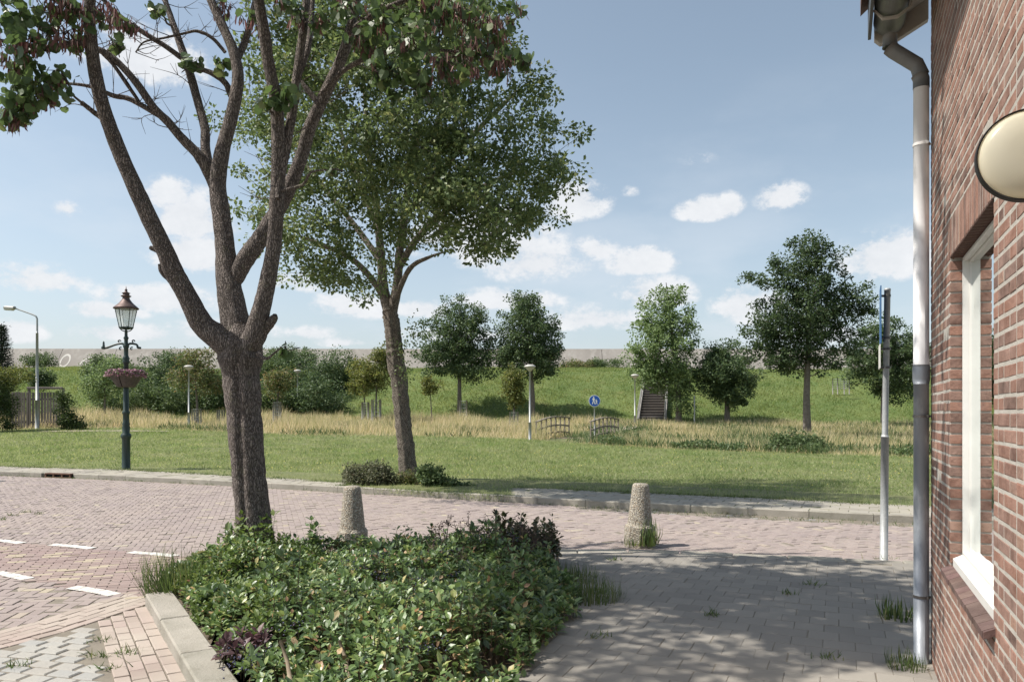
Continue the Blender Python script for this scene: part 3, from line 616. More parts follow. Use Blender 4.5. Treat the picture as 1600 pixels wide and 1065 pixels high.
# drainpipe: white plastic above, zinc grey below, clamps and the bend up to the gutter
m_pw = mat('pipe_white', (.78, .77, .77), .45, (.70, .69, .69), 5, 5, .05, 30); m_pg = mat('pipe_grey', (.16, .155, .145), .55, (.20, .19, .175), 8, 5, .1, 30)
m_zinc = mat('zinc_pipe', (.32, .34, .37), .5, (.24, .26, .29), 5, 7, .12, 40, metal=.35, stretch=(1, 1, .3), third=((.48, .50, .53), 12, .55, .75))
def PW(z, d=.062, s=.055): return W(s, d, z)
zp = lambda py, Y=5.03: CH+(HZ-py)/F*Y
pipe = MB().tube([PW(zp(572)), PW(zp(128))], .0465, 24).build('drainpipe', m_pw, house, True, HO)
mb = MB(); mb.tube([PW(.02), PW(zp(578))], .0455, 24); mb.tube([PW(zp(600)), PW(zp(592)), PW(zp(574)), PW(zp(570))], [.0455, .0515, .0515, .049], 24); mb.build('lower_pipe', m_zinc, pipe, True, HO)
gd = .245                                              # gutter centre distance from the wall
mb = MB(); e1, e2, e3 = PW(zp(122)), W(.05, gd, zp(78, 5.12)), W(.05, gd, 4.20)
mb.tube([PW(zp(140)), PW(zp(126)), PW(zp(118))+(W(0, .012, 0)-W(0, 0, 0))], [.0495, .0495, .0495], 24)
mb.tube([PW(zp(120)), PW(zp(108))*.86+e2*.14, e2*.88+e1*.12, e2], [.049, .0475, .0475, .049], 24)
mb.tube([e2, (e2+e3)/2, e3], [.048, .044, .044], 24); mb.build('pipe_bend', m_pg, pipe, True, HO)
m_clamp = mat('clamp_metal', (.10, .09, .085), .5, (.16, .15, .14), 9, metal=.5); m_clampl = mat('clamp_white', (.62, .60, .58), .5)
for py, mm in ((228, m_clampl), (650, m_clamp), (930, m_clamp)):
    mb = MB(); z = zp(py); mb.lathe(PW(z), [(.0472, -.008), (.0505, -.008), (.0505, .008), (.0472, .008)], 24); mb.box(W(.055, .012, z), (.012, .05, .012), wrot, .002); mb.box(W(.055+.035, .03, z), (.035, .012, .02), wrot, .003)
    mb.build('clamp', mm, pipe, origin=HO)
# gutter along the eaves
zg = 4.33; mb = MB(); n = 18; ang = np.linspace(math.pi, 2*math.pi, n); ro, ri = .098, .092
for rr, (a0, a1) in ((0, (-.02, 6.9)),):
    prof = [(gd+ro*math.cos(t_), zg+ro*math.sin(t_)*1.02) for t_ in ang]+[(gd+ri*math.cos(t_), zg+ri*math.sin(t_)) for t_ in ang[::-1]]
    m_ = len(prof); V = np.array([W(s, d, z) for s in (a0, a1) for d, z in prof]); Fq = np.array([(i, (i+1) % m_, m_+(i+1) % m_, m_+i) for i in range(m_)]); mb.add(V, [Fq, ])
    mb.poly([W(a0, d, z) for d, z in prof[:n]]); mb.poly([W(a1, d, z) for d, z in prof[:n]])
mb.build('gutter', mat('gutter_grey', (.13, .14, .13), .45, (.17, .18, .165), 6), house, origin=HO)
mb = MB(); wbox(mb, -.06, 6.9, gd+ro+.012, gd+ro+.032, zg-.09, zg+.14, .003); mb.build('fascia', mat('fascia_dark', (.07, .075, .08), .5), house, origin=HO)
m_soff = mat('soffit', (.46, .42, .38), .7, (.38, .35, .31), 4, 5, .15, 30)
mb = MB()   # shaped eaves bracket between wall and gutter, and the sloping soffit behind
prof = [(0.01, 4.52), (0.01, zp(25, 5.05)), (.205, 4.205), (.30, 4.20), (.335, 4.235), (.335, 4.52)]
def wprism(mb, prof, s0, s1):
    m_ = len(prof); V = np.array([W(s, d, z) for s in (s0, s1) for d, z in prof]); mb.add(V, np.array([(i, (i+1) % m_, m_+(i+1) % m_, m_+i) for i in range(m_)])); mb.poly(V[:m_]); mb.poly(V[m_:][::-1])
wprism(mb, prof, -.10, -.045); mb.build('eaves_board', m_soff, house, origin=HO)
mb = MB(); wprism(mb, [(.0, 4.45), (.0, 4.50), (gd-.11, 4.42), (gd-.11, 4.37)], -.04, 6.9); mb.build('soffit', m_soff, house, origin=HO)
for s in (.25, 1.0, 1.75, 2.5):
    mb = MB(); wprism(mb, [(gd-.11, zg+.01), (gd-.105, zg-.06), (gd-.03, zg-.108), (gd+.05, zg-.106), (gd+.10, zg-.05), (gd+.108, zg-.05), (gd+.055, zg-.116), (gd-.035, zg-.119), (gd-.115, zg-.065)], s, s+.03); mb.build('gutter_bracket', m_soff, house, origin=HO)

# round projecting lamp on the wall
m_opalw = mat('opal_glass', (.90, .86, .70), .25, (.86, .82, .66), 2, trans=.6)
lamp = thing('wall_lamp', W(3.70, .15, 0)+np.array([0, 0, 0]), 'round cream lamp disc with black rim sticking out from the brick wall', 'lamp')
LY = 1.62; lc = np.array([(1606-800)/F*LY, LY, CH+(HZ-243)/F*LY]); lr = 71/F*LY; lamp.location = lc
ax = Vector((-.391*-1, .92, 0)); rotl = Vector((0, 0, 1)).rotation_difference(ax).to_matrix()
MB().lathe((0, 0, 0), [(.0001, .03), (lr*.4, .029), (lr*.8, .024), (lr*.965, .008), (lr*.97, -.008), (lr*.8, -.024), (lr*.4, -.029), (.0001, -.03)], 64, rotl).build('diffuser', m_opalw, lamp, True)
MB().lathe((0, 0, 0), [(lr*.97, .012), (lr, .013), (lr*1.012, .008), (lr*1.012, -.008), (lr, -.013), (lr*.97, -.012), (lr*.97, .012)], 64, rotl).build('rim', mat('black_rim', (.012, .011, .010), .6), lamp, False)
dw = np.array([CX, CY])-lc[:2]; dist = abs(dw@wn)
MB().tube([np.array([0, 0, 0])+np.array([-wn[0], -wn[1], 0])*lr, np.array([-wn[0], -wn[1], 0])*(dist+.0)], .012, 10).lathe(np.array([-wn[0], -wn[1], 0])*(dist-.012), [(.045, -.01), (.045, .01)], 20, Vector((0, 0, 1)).rotation_difference(Vector((wn[0], wn[1], 0))).to_matrix()).build('bracket', m_clamp, lamp, True)

# ================================================================== STREET FURNITURE
m_galv = mat('galvanised', (.40, .41, .41), .55, (.33, .34, .34), 14, 6, .15, 60, metal=.3, third=((.52, .52, .50), 40, .58, .72))
b0 = G(1381, 881); Yp = b0[1]
sp = thing('sign_post', (b0[0], b0[1], .05), 'grey steel post at the pavement edge carrying a blue sign seen edge on', 'sign post', rz=0)
zz = lambda py: CH+(HZ-py)/F*Yp-.05
mb = MB(); mb.tube([(0, 0, 0), (.012, 0, zz(682))], .042, 18); mb.tube([(.012, 0, zz(682)), (.013, 0, zz(678)), (.04, 0, zz(452))], [.042, .033, .033], 18); mb.build('pole', m_galv, sp, True)
mb = MB(); mb.lathe((.04, 0, zz(452)), [(.034, -.02), (.036, 0), (.03, .012), (.001, .016)], 16)
mb.build('cap', m_galv, sp, True)
m_sblue = mat('sign_blue', (.05, .14, .30), .4); m_swhite = mat('sign_white', (.72, .71, .66), .4)
def plate(name, w_, z0, z1, mfr, off, yaw):
    mb = MB(); ro_ = Matrix.Rotation(yaw, 3, 'Z'); c = np.array(ro_ @ Vector((-off, 0, 0))); mb.box((c[0]+.035, c[1], (z0+z1)/2), (.012, w_, z1-z0), ro_, .004); return mb.build(name, mfr, sp)
plate('sign_plate', .40, zz(538), zz(449), m_sblue, .066, R(-24.2)); plate('sub_plate', .34, zz(576), zz(539), m_swhite, .075, R(-24.0))
for py in (462, 528, 545, 574):
    mb = MB(); mb.lathe((.036, 0, zz(py)), [(.035, -.012), (.04, -.012), (.04, .012), (.035, .012)], 16); mb.box((-.005, .012, zz(py)), (.05, .05, .02), None, .002); mb.build('clamp', m_clamp, sp)

# pebble concrete bollards
m_boll = bpy.data.materials.new('pebble_concrete'); m_boll.use_nodes = True; t = m_boll.node_tree; n_ = t.nodes; l = t.links; b = n_['Principled BSDF']; b.inputs['Roughness'].default_value = .85
tcn = n_.new('ShaderNodeTexCoord'); vo = n_.new('ShaderNodeTexVoronoi'); vo.inputs['Scale'].default_value = 75; l.new(tcn.outputs['Object'], vo.inputs['Vector'])
cr_ = n_.new('ShaderNodeValToRGB'); cr_.color_ramp.interpolation = 'CONSTANT'; e = cr_.color_ramp.elements
for k, (p_, c_) in enumerate([(0, (.20, .17, .13)), (.2, (.46, .42, .34)), (.45, (.33, .29, .23)), (.6, (.58, .54, .46)), (.8, (.26, .25, .24)), (.9, (.44, .34, .24))]):
    if k > 1: e.new(p_)
    e[k].position = p_; e[k].color = (*c_, 1)
sx = n_.new('ShaderNodeSeparateColor'); l.new(vo.outputs['Color'], sx.inputs[0]); l.new(sx.outputs[0], cr_.inputs[0])
mr = n_.new('ShaderNodeMapRange'); l.new(vo.outputs['Distance'], mr.inputs[0]); mr.inputs[1].default_value = .35; mr.inputs[2].default_value = .75
mx = n_.new('ShaderNodeMix'); mx.data_type = 'RGBA'; l.new(mr.outputs[0], mx.inputs[0]); l.new(cr_.outputs[0], mx.inputs[6]); mx.inputs[7].default_value = (.24, .21, .165, 1); l.new(mx.outputs[2], b.inputs['Base Color'])
bn = n_.new('ShaderNodeBump'); bn.inputs['Strength'].default_value = 1; bn.inputs['Distance'].default_value = .012; bn.invert = True; l.new(vo.outputs['Distance'], bn.inputs['Height']); l.new(bn.outputs[0], b.inputs['Normal'])
def bollard(loc, label, rz=0, tilt=0, hs=1.0):
    t_ = thing('bollard', loc, label, 'bollard', 'pebble concrete bollards at the pavement corner', rz); t_.rotation_euler = (0, tilt, rz)
    MB().lathe((0, 0, 0), [(.165, .17), (.158, .22), (.135, .45), (.108, .70), (.102, .735), (.085, .752), (.001, .757)], 28).build('shaft', m_boll, t_, True)
    mb = MB(); oc = [(.165*math.cos(a)*1.18 if True else 0, .165*math.sin(a)*1.18) for a in np.arange(8)*math.pi/4+math.pi/8]
    mb.prism(oc, -.05, .20); mb.lathe((0, 0, 0), [(.195, .20), (.172, .235), (.1, .24)], 8, Matrix.Rotation(math.pi/8, 3, 'Z')); o = mb.build('base', m_boll, t_)
    return t_
b1 = G(548, 862); bollard((b1[0], b1[1]+.12, .03), 'pebble concrete bollard rising behind the leafy bed', .1, R(-.5)).scale = (1, 1, 1.02)
b2 = G(999, 853); bollard((b2[0], b2[1], .05), 'pebble concrete bollard with weeds at its foot by the open paving', .3, R(1.5))

# ---- antique lantern
lb = np.array([(197-800)/F*21.9, 21.9, .04]); lan = thing('street_lantern', lb, 'dark green cast iron lantern post with copper topped glass lantern', 'street lamp')
m_green = mat('green_enamel', (.010, .026, .022), .42, (.016, .034, .028), 6, 4, .1, 40, spec=.5); m_copper = mat('brown_copper', (.085, .058, .052), .55, (.115, .08, .072), 8, 4, .05, 30, metal=.5)
s_ = 21.9/F; zl = lambda py: (738-py)*s_
prof = [(.16, -.1), (.16, .05), (.135, .08), (.125, .9), (.15, .95), (.17, 1.0), (.15, 1.06), (.11, 1.1), (.125, 1.25), (.11, 1.3), (.125, 1.35), (.10, 1.4), (.10, 1.62), (.12, 1.64), (.12, 1.7), (.09, 1.73), (.082, 2.6), (.076, 3.05), (.09, 3.07), (.12, 3.13), (.09, 3.17), (.115, 3.21), (.085, 3.27), (.07, 3.3), (.07, 3.5), (.10, 3.55), (.085, 3.6), (.06, 3.65), (.06, 3.75), (.085, 3.8), (.05, 3.85), (.045, 3.98), (.06, 4.0), (.02, 4.02)]
MB().lathe((0, 0, 0), [(r*.86, z) for r, z in prof], 20, flute=.06).build('post', m_green, lan, True)
mb = MB()
for sg, ln in ((-1, .66), (1, .42)):
    zc = zl(543)
    mb.tube([(0, 0, zc), (sg*.12, 0, zc+.08), (sg*.3, 0, zc+.05), (sg*ln*.8, 0, zc-.03), (sg*ln, 0, zc-.045)], [.035, .032, .028, .035, .03], 8, sub=4)
    for (cx_, cz_, r_, t0, t1) in ((sg*.2, zc+.14, .05, 0, 5.2), (sg*.16, zc-.07, .05, 1, 6)):
        a_ = np.linspace(t0, t1, 12); mb.tube([(cx_+math.cos(a)*r_*(1-.08*i), 0, cz_+math.sin(a)*r_*(1-.08*i)) for i, a in enumerate(a_)], .018, 6)
mb.lathe((-.64, 0, zl(543)-.08), [(.04, 0), (.05, .06), (.03, .1), (.025, .2), (.001, .24)], 10); mb.box((-.64, 0, zl(543)-.04), (.09, .09, .07), None, .01)
mb.build('cross_arm', m_green, lan, True)
mb = MB()
for a in range(4):
    c, s2 = math.cos(a*math.pi/2+.6), math.sin(a*math.pi/2+.6)
    mb.tube([(c*.03, s2*.03, 3.98), (c*.12, s2*.12, 4.02), (c*.19, s2*.19, 4.12), (c*.15, s2*.15, zl(516))], .014, 6, sub=3)
mb.build('lantern_cradle', m_green, lan, True)
zb_, zt_ = zl(514), zl(484); r0, r1 = .175, .29; hexa = np.arange(6)*math.pi/3+.3
fr = MB(); gm = MB()
for a in hexa:
    c, s2 = math.cos(a), math.sin(a); fr.tube([(c*r0, s2*r0, zb_), (c*r1, s2*r1, zt_)], .012, 6)
for k in range(6):
    a, b_ = hexa[k], hexa[(k+1) % 6]; pa = [(math.cos(a)*r0*.98, math.sin(a)*r0*.98, zb_+.01), (math.cos(b_)*r0*.98, math.sin(b_)*r0*.98, zb_+.01), (math.cos(b_)*r1*.98, math.sin(b_)*r1*.98, zt_), (math.cos(a)*r1*.98, math.sin(a)*r1*.98, zt_)]; gm.poly(pa)
    fr.tube([pa[0], pa[1]], .012, 6); fr.tube([pa[2], pa[3]], .012, 6)
fr.lathe((0, 0, zb_-.03), [(.09, -.02), (.16, 0), (.19, .02), (.17, .03)], 6, Matrix.Rotation(.3, 3, 'Z'))
fr.build('lantern_frame', m_green, lan)
m_lg = bpy.data.materials.new('lantern_glass'); m_lg.use_nodes = True; t = m_lg.node_tree; t.nodes.clear(); o_ = t.nodes.new('ShaderNodeOutputMaterial'); d_ = t.nodes.new('ShaderNodeBsdfTranslucent'); d_.inputs[0].default_value = (.85, .88, .88, 1); tp = t.nodes.new('ShaderNodeBsdfTransparent'); tp.inputs[0].default_value = (.93, .95, .95, 1); ms = t.nodes.new('ShaderNodeMixShader'); ms.inputs[0].default_value = .55
t.links.new(d_.outputs[0], ms.inputs[2]); t.links.new(tp.outputs[0], ms.inputs[1]); t.links.new(ms.outputs[0], o_.inputs[0]); gm.build('lantern_glass', m_lg, lan)
MB().lathe((0, 0, zt_), [(.27, -.02), (.335, -.01), (.34, .01), (.30, .05), (.23, .11), (.17, .17), (.12, .24), (.095, .28), (.095, .33), (.13, .34), (.14, .36), (.09, .38), (.085, .42), (.115, .44), (.05, .47), (.03, .50), (.04, .53), (.015, .56), (.004, .64)], 24).build('lantern_roof', m_copper, lan, True)
# flower basket around the post: two half tubs
bk_scale = .9
bk = thing('flower_basket', (lb[0], lb[1], lb[2]+zl(607)), 'brown half round flower tubs full of pink petunias clamped round the lantern post', 'flower basket')
bk.scale = (.9, .9, .85)
m_tub = mat('tub_brown', (.045, .036, .033), .7, (.10, .08, .07), 8, 4, .2, 50)
for sg in (-1, 1):
    mb = MB(); pr = [(.24, 0), (.28, .03), (.52, .42), (.55, .44), (.55, .47)]; m_ = 9; aa = np.linspace(-math.pi/2, math.pi/2, m_)
    V = []; 
    for r_, z_ in pr:
        for a in aa: V.append((sg*(r_*math.cos(a)*.95+.015), r_*math.sin(a)*.95, z_))
    V = np.array(V); k = len(pr); Fq = [(i*m_+j, i*m_+j+1, (i+1)*m_+j+1, (i+1)*m_+j) for i in range(k-1) for j in range(m_-1)]+[(i*m_+m_-1, i*m_, (i+1)*m_, (i+1)*m_+m_-1) for i in range(k-1)]
    mb.add(V, np.array(Fq)); mb.poly(V[-m_:]-np.array([0, 0, .02])); mb.poly(V[:m_]); mb.build('tub', m_tub, bk)
n = 1500; a = rng.random(n)*2*math.pi; r_ = .60*rng.random(n)**.5; pos = np.c_[r_*np.cos(a)*1.0, r_*np.sin(a), .46+.12*rng.random(n)-.10*(r_ > .52)]
V, Fs = scatter(LEAF_ROUND, pos, rdir(n), np.c_[rng.normal(0, .5, (n, 2)), np.ones(n)], np.full(n, .055)); mesh_obj('flowers', V, Fs, mat('petals', rough=.6, ramp=[(0, (.15, .08, .10)), (.5, (.29, .16, .20)), (1, (.42, .28, .31))], trans=.25), bk)
n = 700; a = rng.random(n)*2*math.pi; r_ = .60*rng.random(n)**.5; pos = np.c_[r_*np.cos(a), r_*np.sin(a), .42+.10*rng.random(n)]
m_basketleaf = mat('basket_leaf', (.06, .10, .03), .6, island=.3, trans=.25); V, Fs = scatter(LEAF_DIAMOND, pos, rdir(n), rdir(n), np.full(n, .07)); mesh_obj('leaves', V, Fs, m_basketleaf, bk)

# ---- tall curved streetlight at the left
Yt = 46.; tb = P(58, 672, Yt); tl = thing('tall_street_light', tb, 'tall galvanised street light with a curved arm in front of the slatted fence', 'street lamp')
st = Yt/F; H = (672-482)*st
mb = MB(); mb.tube([(0, 0, -.2), (0, 0, (672-625)*st)], .11, 12); mb.tube([(0, 0, (672-625)*st), (0, 0, (672-520)*st)], [.085, .07], 12)
mb.tube([(0, 0, (672-520)*st), (0, 0, (672-503)*st), (-.03, 0, (672-496)*st), (-.25, 0, (672-491.5)*st), (-36*st, 0, (672-481)*st)], [.055, .052, .05, .045, .04], 10, sub=4); mb.build('pole', m_galv, tl, True)
mb = MB(); hr = Matrix.Rotation(R(4), 3, 'Y'); mb.box((-43*st, 0, (672-481)*st), (15*st, .30, .20), hr, .06); mb.build('lamp_head', mat('head_grey', (.50, .48, .44), .5), tl); MB().box((-44*st, 0, (672-483.5)*st), (13*st, .24, .10), hr, .03).build('lamp_glass', mat('lamp_cover', (.62, .60, .52), .25), tl)
MB().box((-36.5*st, 0, (672-480.5)*st), (4*st, .2, .16), hr, .03).build('lamp_housing', mat('housing', (.2, .2, .19), .5), tl)

# ---- park lamps
def park_lamp(px, pyt, pyb, Y, label):
    b_ = P(px, pyb, Y); H = (pyb-pyt)/F*Y; t_ = thing('park_lamp', b_-(0, 0, .1), label, 'street lamp', 'park lamps with mushroom heads'); H += .1
    mb = MB(); mb.tube([(0, 0, 0), (0, 0, H*.27)], .075, 10); mb.tube([(0, 0, H*.27), (0, 0, H-.32)], [.052, .042], 10); mb.build('pole', m_galv, t_, True)
    MB().lathe((0, 0, H-.36), [(.05, 0), (.10, .04), (.26, .20), (.27, .22)], 20).build('lamp_glass', m_opal, t_, True)
    MB().lathe((0, 0, H-.14), [(.24, 0), (.30, .0), (.30, .03), (.24, .09), (.12, .13), (.001, .14)], 20).build('lamp_cap', mat_cap, t_, True); return t_
m_opal = mat('park_lamp_opal', (.50, .47, .42), .4); mat_cap = mat('park_lamp_cap', (.40, .39, .36), .5)
park_lamp(828, 569, 690, 39.5, 'park lamp with mushroom head beside the left bridge railing')
park_lamp(992, 584, 671, 55, 'park lamp with mushroom head at the foot of the dike stairs')
park_lamp(465, 577, 650, 62, 'park lamp with mushroom head against the dark bushes behind the fork of the near tree')
park_lamp(295, 570, 669, 49, 'park lamp with mushroom head between the lantern and the near tree trunk')

# ---- footpath sign with adult and child
Ys = 42.; sb_ = P(929, 686, Ys); ss = Ys/F
sg_ = thing('footpath_sign', sb_-(0, 0, .1), 'round blue footpath sign with white adult and child on a grey pole', 'sign'); H = (686-626)*ss+.1
MB().tube([(0, .03, 0), (0, .03, H+.3)], .032, 10).build('pole', m_galv, sg_, True); r_ = 9.2*ss; rx = Matrix.Rotation(R(90), 3, 'X')
MB().lathe((0, .0, H), [(r_, -.012), (r_, .006)], 40, rx).build('sign_rim', m_swhite, sg_); MB().lathe((0, -.004, H), [(r_*.9, -.0005), (r_*.9, .012)], 40, rx).build('sign_face', mat('sign_face_blue', (.02, .10, .42), .4), sg_)
mb = MB(); y = -.02
def disc(cx_, cz_, rr): mb.poly([(cx_+math.cos(a)*rr, y, H+cz_+math.sin(a)*rr) for a in np.arange(12)*math.pi/6])
def fig(cx_, cz_, k):
    disc(cx_, cz_+.17*k, .034*k); Q = lambda pts: mb.poly([(cx_+a*k, y, H+cz_+b_*k) for a, b_ in pts])
    Q([(-.045, .13), (.035, .13), (.04, -.02), (-.04, -.02)]); Q([(-.04, -.022), (.005, -.022), (-.045, -.19), (-.085, -.18)]); Q([(.0, -.022), (.04, -.022), (.085, -.19), (.045, -.19)]); Q([(.037, .128), (.05, .10), (.10, .02), (.085, .01), (.04, .06)]); Q([(-.047, .128), (-.09, .03), (-.075, .02), (-.045, .07)])
fig(-.05, .02, 1.05); fig(.10, -.055, .68); mb.build('pictogram', mat('sign_figure', (.8, .8, .78), .5), sg_)

# ---- arched footbridge with timber railings
m_wood = mat('weathered_timber', (.17, .145, .115), .85, (.25, .22, .18), 5, 5, .3, 40); m_deck = mat('deck', (.34, .25, .20), .9, (.27, .20, .16), 4, 5, .2, 40)
brd = thing('footbridge', P(900, 690, 42.5), 'small arched timber footbridge with curved slatted railings below the dike', 'bridge'); bo = np.array(brd.location)
def rail(p0, p1, arch, h, lab=None):
    mb = MB(); L_ = np.linalg.norm(np.array(p1)-p0); K = 8; d = (np.array(p1)-p0)/L_
    def pt(t, z): q = np.array(p0)+(np.array(p1)-p0)*t; return np.array([q[0], q[1], q[2]+arch*math.sin(math.pi*t)+z])-bo
    yaw = math.atan2(d[1], d[0])
    for k in range(K): t_ = k/(K-1); c = pt(t_, h/2); mb.box(c, (.07, .07, h+.1), yaw, .01)
    for z, th in ((h, .07), (h*.56, .09), (h*.2, .09)):
        for k in range(12):
            a, b_ = pt(k/12, z), pt((k+1)/12, z); c = (a+b_)/2; v = b_-a; pit = math.asin(v[2]/np.linalg.norm(v)); rt = Matrix.Rotation(yaw, 3, 'Z') @ Matrix.Rotation(-pit, 3, 'Y'); mb.box(c, (np.linalg.norm(v)+.01, .16 if z == h else .05, .05 if z == h else th), rt)
    mb.build('railing', m_wood, brd)
rail(P(838, 690, 41.3), P(889, 681, 45.3), .16, 1.08); rail(P(923, 690, 41.6), P(966, 684, 45.4), .16, 1.1)
mb = MB(); a0, a1 = P(834, 692, 41.2), P(889, 683, 45.4); c0, c1 = P(924, 692, 41.5), P(967, 685, 45.4); K = 10; V = []
for k in range(K+1):
    t_ = k/K
    for A_, B_ in ((a0, a1), (c0, c1)): q = A_+(B_-A_)*t_; q = q+(0, 0, .16*math.sin(math.pi*t_)-.02); V.append(q-bo)
V = np.array(V); Vl = V-np.array([0, 0, .18]); n = len(V); Fq = [(2*k, 2*k+1, 2*k+3, 2*k+2) for k in range(K)]+[(n+2*k+1, n+2*k, n+2*k+2, n+2*k+3) for k in range(K)]+[(2*k, 2*k+2, n+2*k+2, n+2*k) for k in range(K)]+[(2*k+3, 2*k+1, n+2*k+1, n+2*k+3) for k in range(K)]
mb.add(np.concatenate([V, Vl]), np.array(Fq)); mb.build('deck', m_deck, brd)

# ---- stairs up the dike
m_conc = mat('stair_concrete', (.24, .22, .20), .9, (.17, .155, .14), 3, 6, .3, 30)
sbm = P(1016, 660, 59.6); stt = thing('dike_stairs', sbm, 'long concrete stairs with grey handrails climbing the grassy dike', 'stairs'); NS = 24; dx_, dy_ = 3.4, 15.; zt = 6.35-sbm[2]
mb = MB(); nb = MB()
for k in range(NS):
    f_ = k/NS; mb.box((dx_*f_, dy_*(k+.5)/NS, zt*(k+1)/NS-.3), (1.95, dy_/NS-.004, .6), None, .0)
    nb.box((dx_*f_, dy_*(k+.5)/NS-.05, zt*(k+1)/NS+.012), (2.0, dy_/NS*.9, .05))
mb.build('steps', mat('riser_shade', (.085, .075, .07), .9), stt); nb.build('treads', mat('tread_lit', (.36, .33, .30), .9, (.28, .25, .23), 3), stt)  # dark risers, pale treads: the stair shading is put into the colours
for sx_ in (-1.05, 1.05):
    mb = MB(); p0 = np.array([sx_, -.5, .1]); p1 = np.array([sx_+dx_, dy_, zt+.1]); L_ = np.linalg.norm(p1-p0); v = (p1-p0)/L_
    for k in range(10):
        q = p0+(p1-p0)*k/9.; mb.tube([q-(0, 0, .3), q+(0, 0, .85)], .03, 6)
    mb.tube([p0+(0, 0, .85), p1+(0, 0, .85)], .035, 8); mb.build('handrail', mat('rail_grey', (.22, .22, .21), .6), stt)
    mb = MB(); K = 1; V = []
    for q in (p0, p1):
        for a, z_ in ((-.09, -.4), (.09, -.4), (.09, .22), (-.09, .22)): V.append(q+(a, 0, z_))
    mb.add(V, np.array([(0, 1, 2, 3), (7, 6, 5, 4), (0, 4, 5, 1), (1, 5, 6, 2), (2, 6, 7, 3), (3, 7, 4, 0)])); mb.build('side_wall', mat('stair_cheek', (.24, .23, .215), .9, (.18, .17, .16), 3), stt)
MB().tube([(3.05, -1.6, -.2), (3.05, -1.6, 2.05)], .05, 8).build('gate_post', m_galv, stt)

# ---- concrete sea wall on the crest
m_sea = mat('sea_wall_concrete', (.30, .275, .25), .95, (.23, .21, .19), .35, 8, .3, 8, stretch=(1, 1, .35), third=((.36, .34, .31), 1.3, .5, .75))
swl = thing('sea_wall', (0, 84, 6.2), 'long leaning grey concrete wall along the top of the grassy dike', 'wall'); mb = MB(); x = -110.
while x < 110:
    L_ = 6.0-.05; y0, y1 = -.6, 1.6; z0, z1 = -.4, 2.66+.02*math.sin(x)
    V = [(x, y0, z0), (x+L_, y0, z0), (x+L_, y1, z1), (x, y1, z1), (x, y1+1.2, z1), (x+L_, y1+1.2, z1), (x+L_, y1+1.6, z0), (x, y1+1.6, z0)]
    mb.add(V, np.array([(0, 1, 2, 3), (3, 2, 5, 4), (4, 5, 6, 7), (0, 3, 4, 7), (1, 6, 5, 2)])); x += 6.0
mb.build('panels', m_sea, swl)
def ring(cx_, z_, rx_, rz_, w_, a0, a1, name):
    mb = MB(); K = 28; a = np.linspace(a0, a1, K); th = (1.6+.6)/(2.66+.4)
    def q(r, t_): zz_ = z_+math.sin(t_)*rz_*r; return (cx_+math.cos(t_)*rx_*r, -.6+(zz_+.4)*th-.02, zz_)
    V = [q(1, t_) for t_ in a]+[q(1-w_, t_) for t_ in a]; mb.add(V, np.array([(i, K+i, K+i+1, i+1) for i in range(K-1)])); mb.build(name, mat('wall_paint', (.50, .48, .44), .9), swl)
pxw = lambda px: (px-800)/F*84.
ring(pxw(97), 1.25, .55, .8, .28, 0, 2*math.pi, 'painted_ring'); ring(pxw(143), .6, 1.55, 1.2, .10, .3, 3.3, 'painted_arc'); ring(pxw(126), -.1, .6, .6, .3, .6, 3.1, 'painted_arc')

# ---- timber fence / gate with pergola beam at the left
Yf = 47.; fb = P(58, 672, Yf); fs = Yf/F; fn = thing('timber_fence', fb, 'grey slatted timber fence with a beam on top beside the tall street light', 'fence')
m_fw = mat('grey_timber', (.13, .11, .10), .9, (.20, .175, .16), 3, 5, .3, 30, stretch=(1, 1, .2), island=.15)
for k in range(17):
    x = (20-58+k*4.55)*fs; MB().box((x, rng.normal(0, .01), 62*fs/2-.05+rng.normal(0, .01)), (.13, .03, 60*fs), None, .01).build('slat', m_fw, fn)
MB().box((0, .06, .5), (75*fs, .05, .1)).box((0, .06, 1.9), (75*fs, .05, .1)).build('crossbar', m_fw, fn)
MB().box((12*fs, .0, 66*fs), (55*fs, .12, .14), None, .02).build('top_beam', m_fw, fn)
for x in (-14, 39): MB().box((x*fs, .1, 33*fs), (.12, .12, 66*fs), None, .01).build('fence_post', m_fw, fn)
#@@SECTION3
# ================================================================== VEGETATION
m_bark = bark_mat('bark_brown', (.075, .063, .057), (.31, .265, .24), 1.0, lichen=(.20, .185, .13), bump=1.0)
m_bark2 = bark_mat('bark_grey', (.06, .05, .042), (.40, .35, .29), 1.1, lichen=(.34, .32, .26), bump=1.0)
m_barkf = mat('bark_far', (.12, .10, .085), .95, (.20, .175, .15), 8, 4, .3, 30)
m_stem = mat('shrub_stem', (.10, .075, .05), .9, (.16, .125, .085), 9, 4, .2, 40)
def leafm(name, ramp, trans=.35, rough=.55, spec=.35): return mat(name, rough=rough, ramp=ramp, trans=trans, spec=spec)
L_cercis = leafm('heart_leaves', [(0, (0.054, 0.090, 0.036)), (.5, (0.078, 0.126, 0.048)), (.9, (0.108, 0.168, 0.060)), (1, (0.192, 0.228, 0.096))], .32, .45, .5)
L_pod = leafm('pods', [(0, (0.106, 0.063, 0.058)), (.6, (0.201, 0.109, 0.098)), (1, (0.285, 0.161, 0.150))], .2, .7)
L_mid = leafm('pear_leaves', [(0, (0.070, 0.108, 0.045)), (.5, (0.116, 0.164, 0.065)), (.85, (0.171, 0.225, 0.088)), (1, (0.263, 0.285, 0.126))], .36, .5)
L_dark = leafm('dark_leaves', [(0, (0.048, 0.081, 0.039)), (.5, (0.078, 0.122, 0.053)), (1, (0.122, 0.170, 0.069))], .28)
L_oak = leafm('oak_leaves', [(0, (0.037, 0.064, 0.030)), (.5, (0.060, 0.096, 0.040)), (1, (0.093, 0.133, 0.057))], .28)
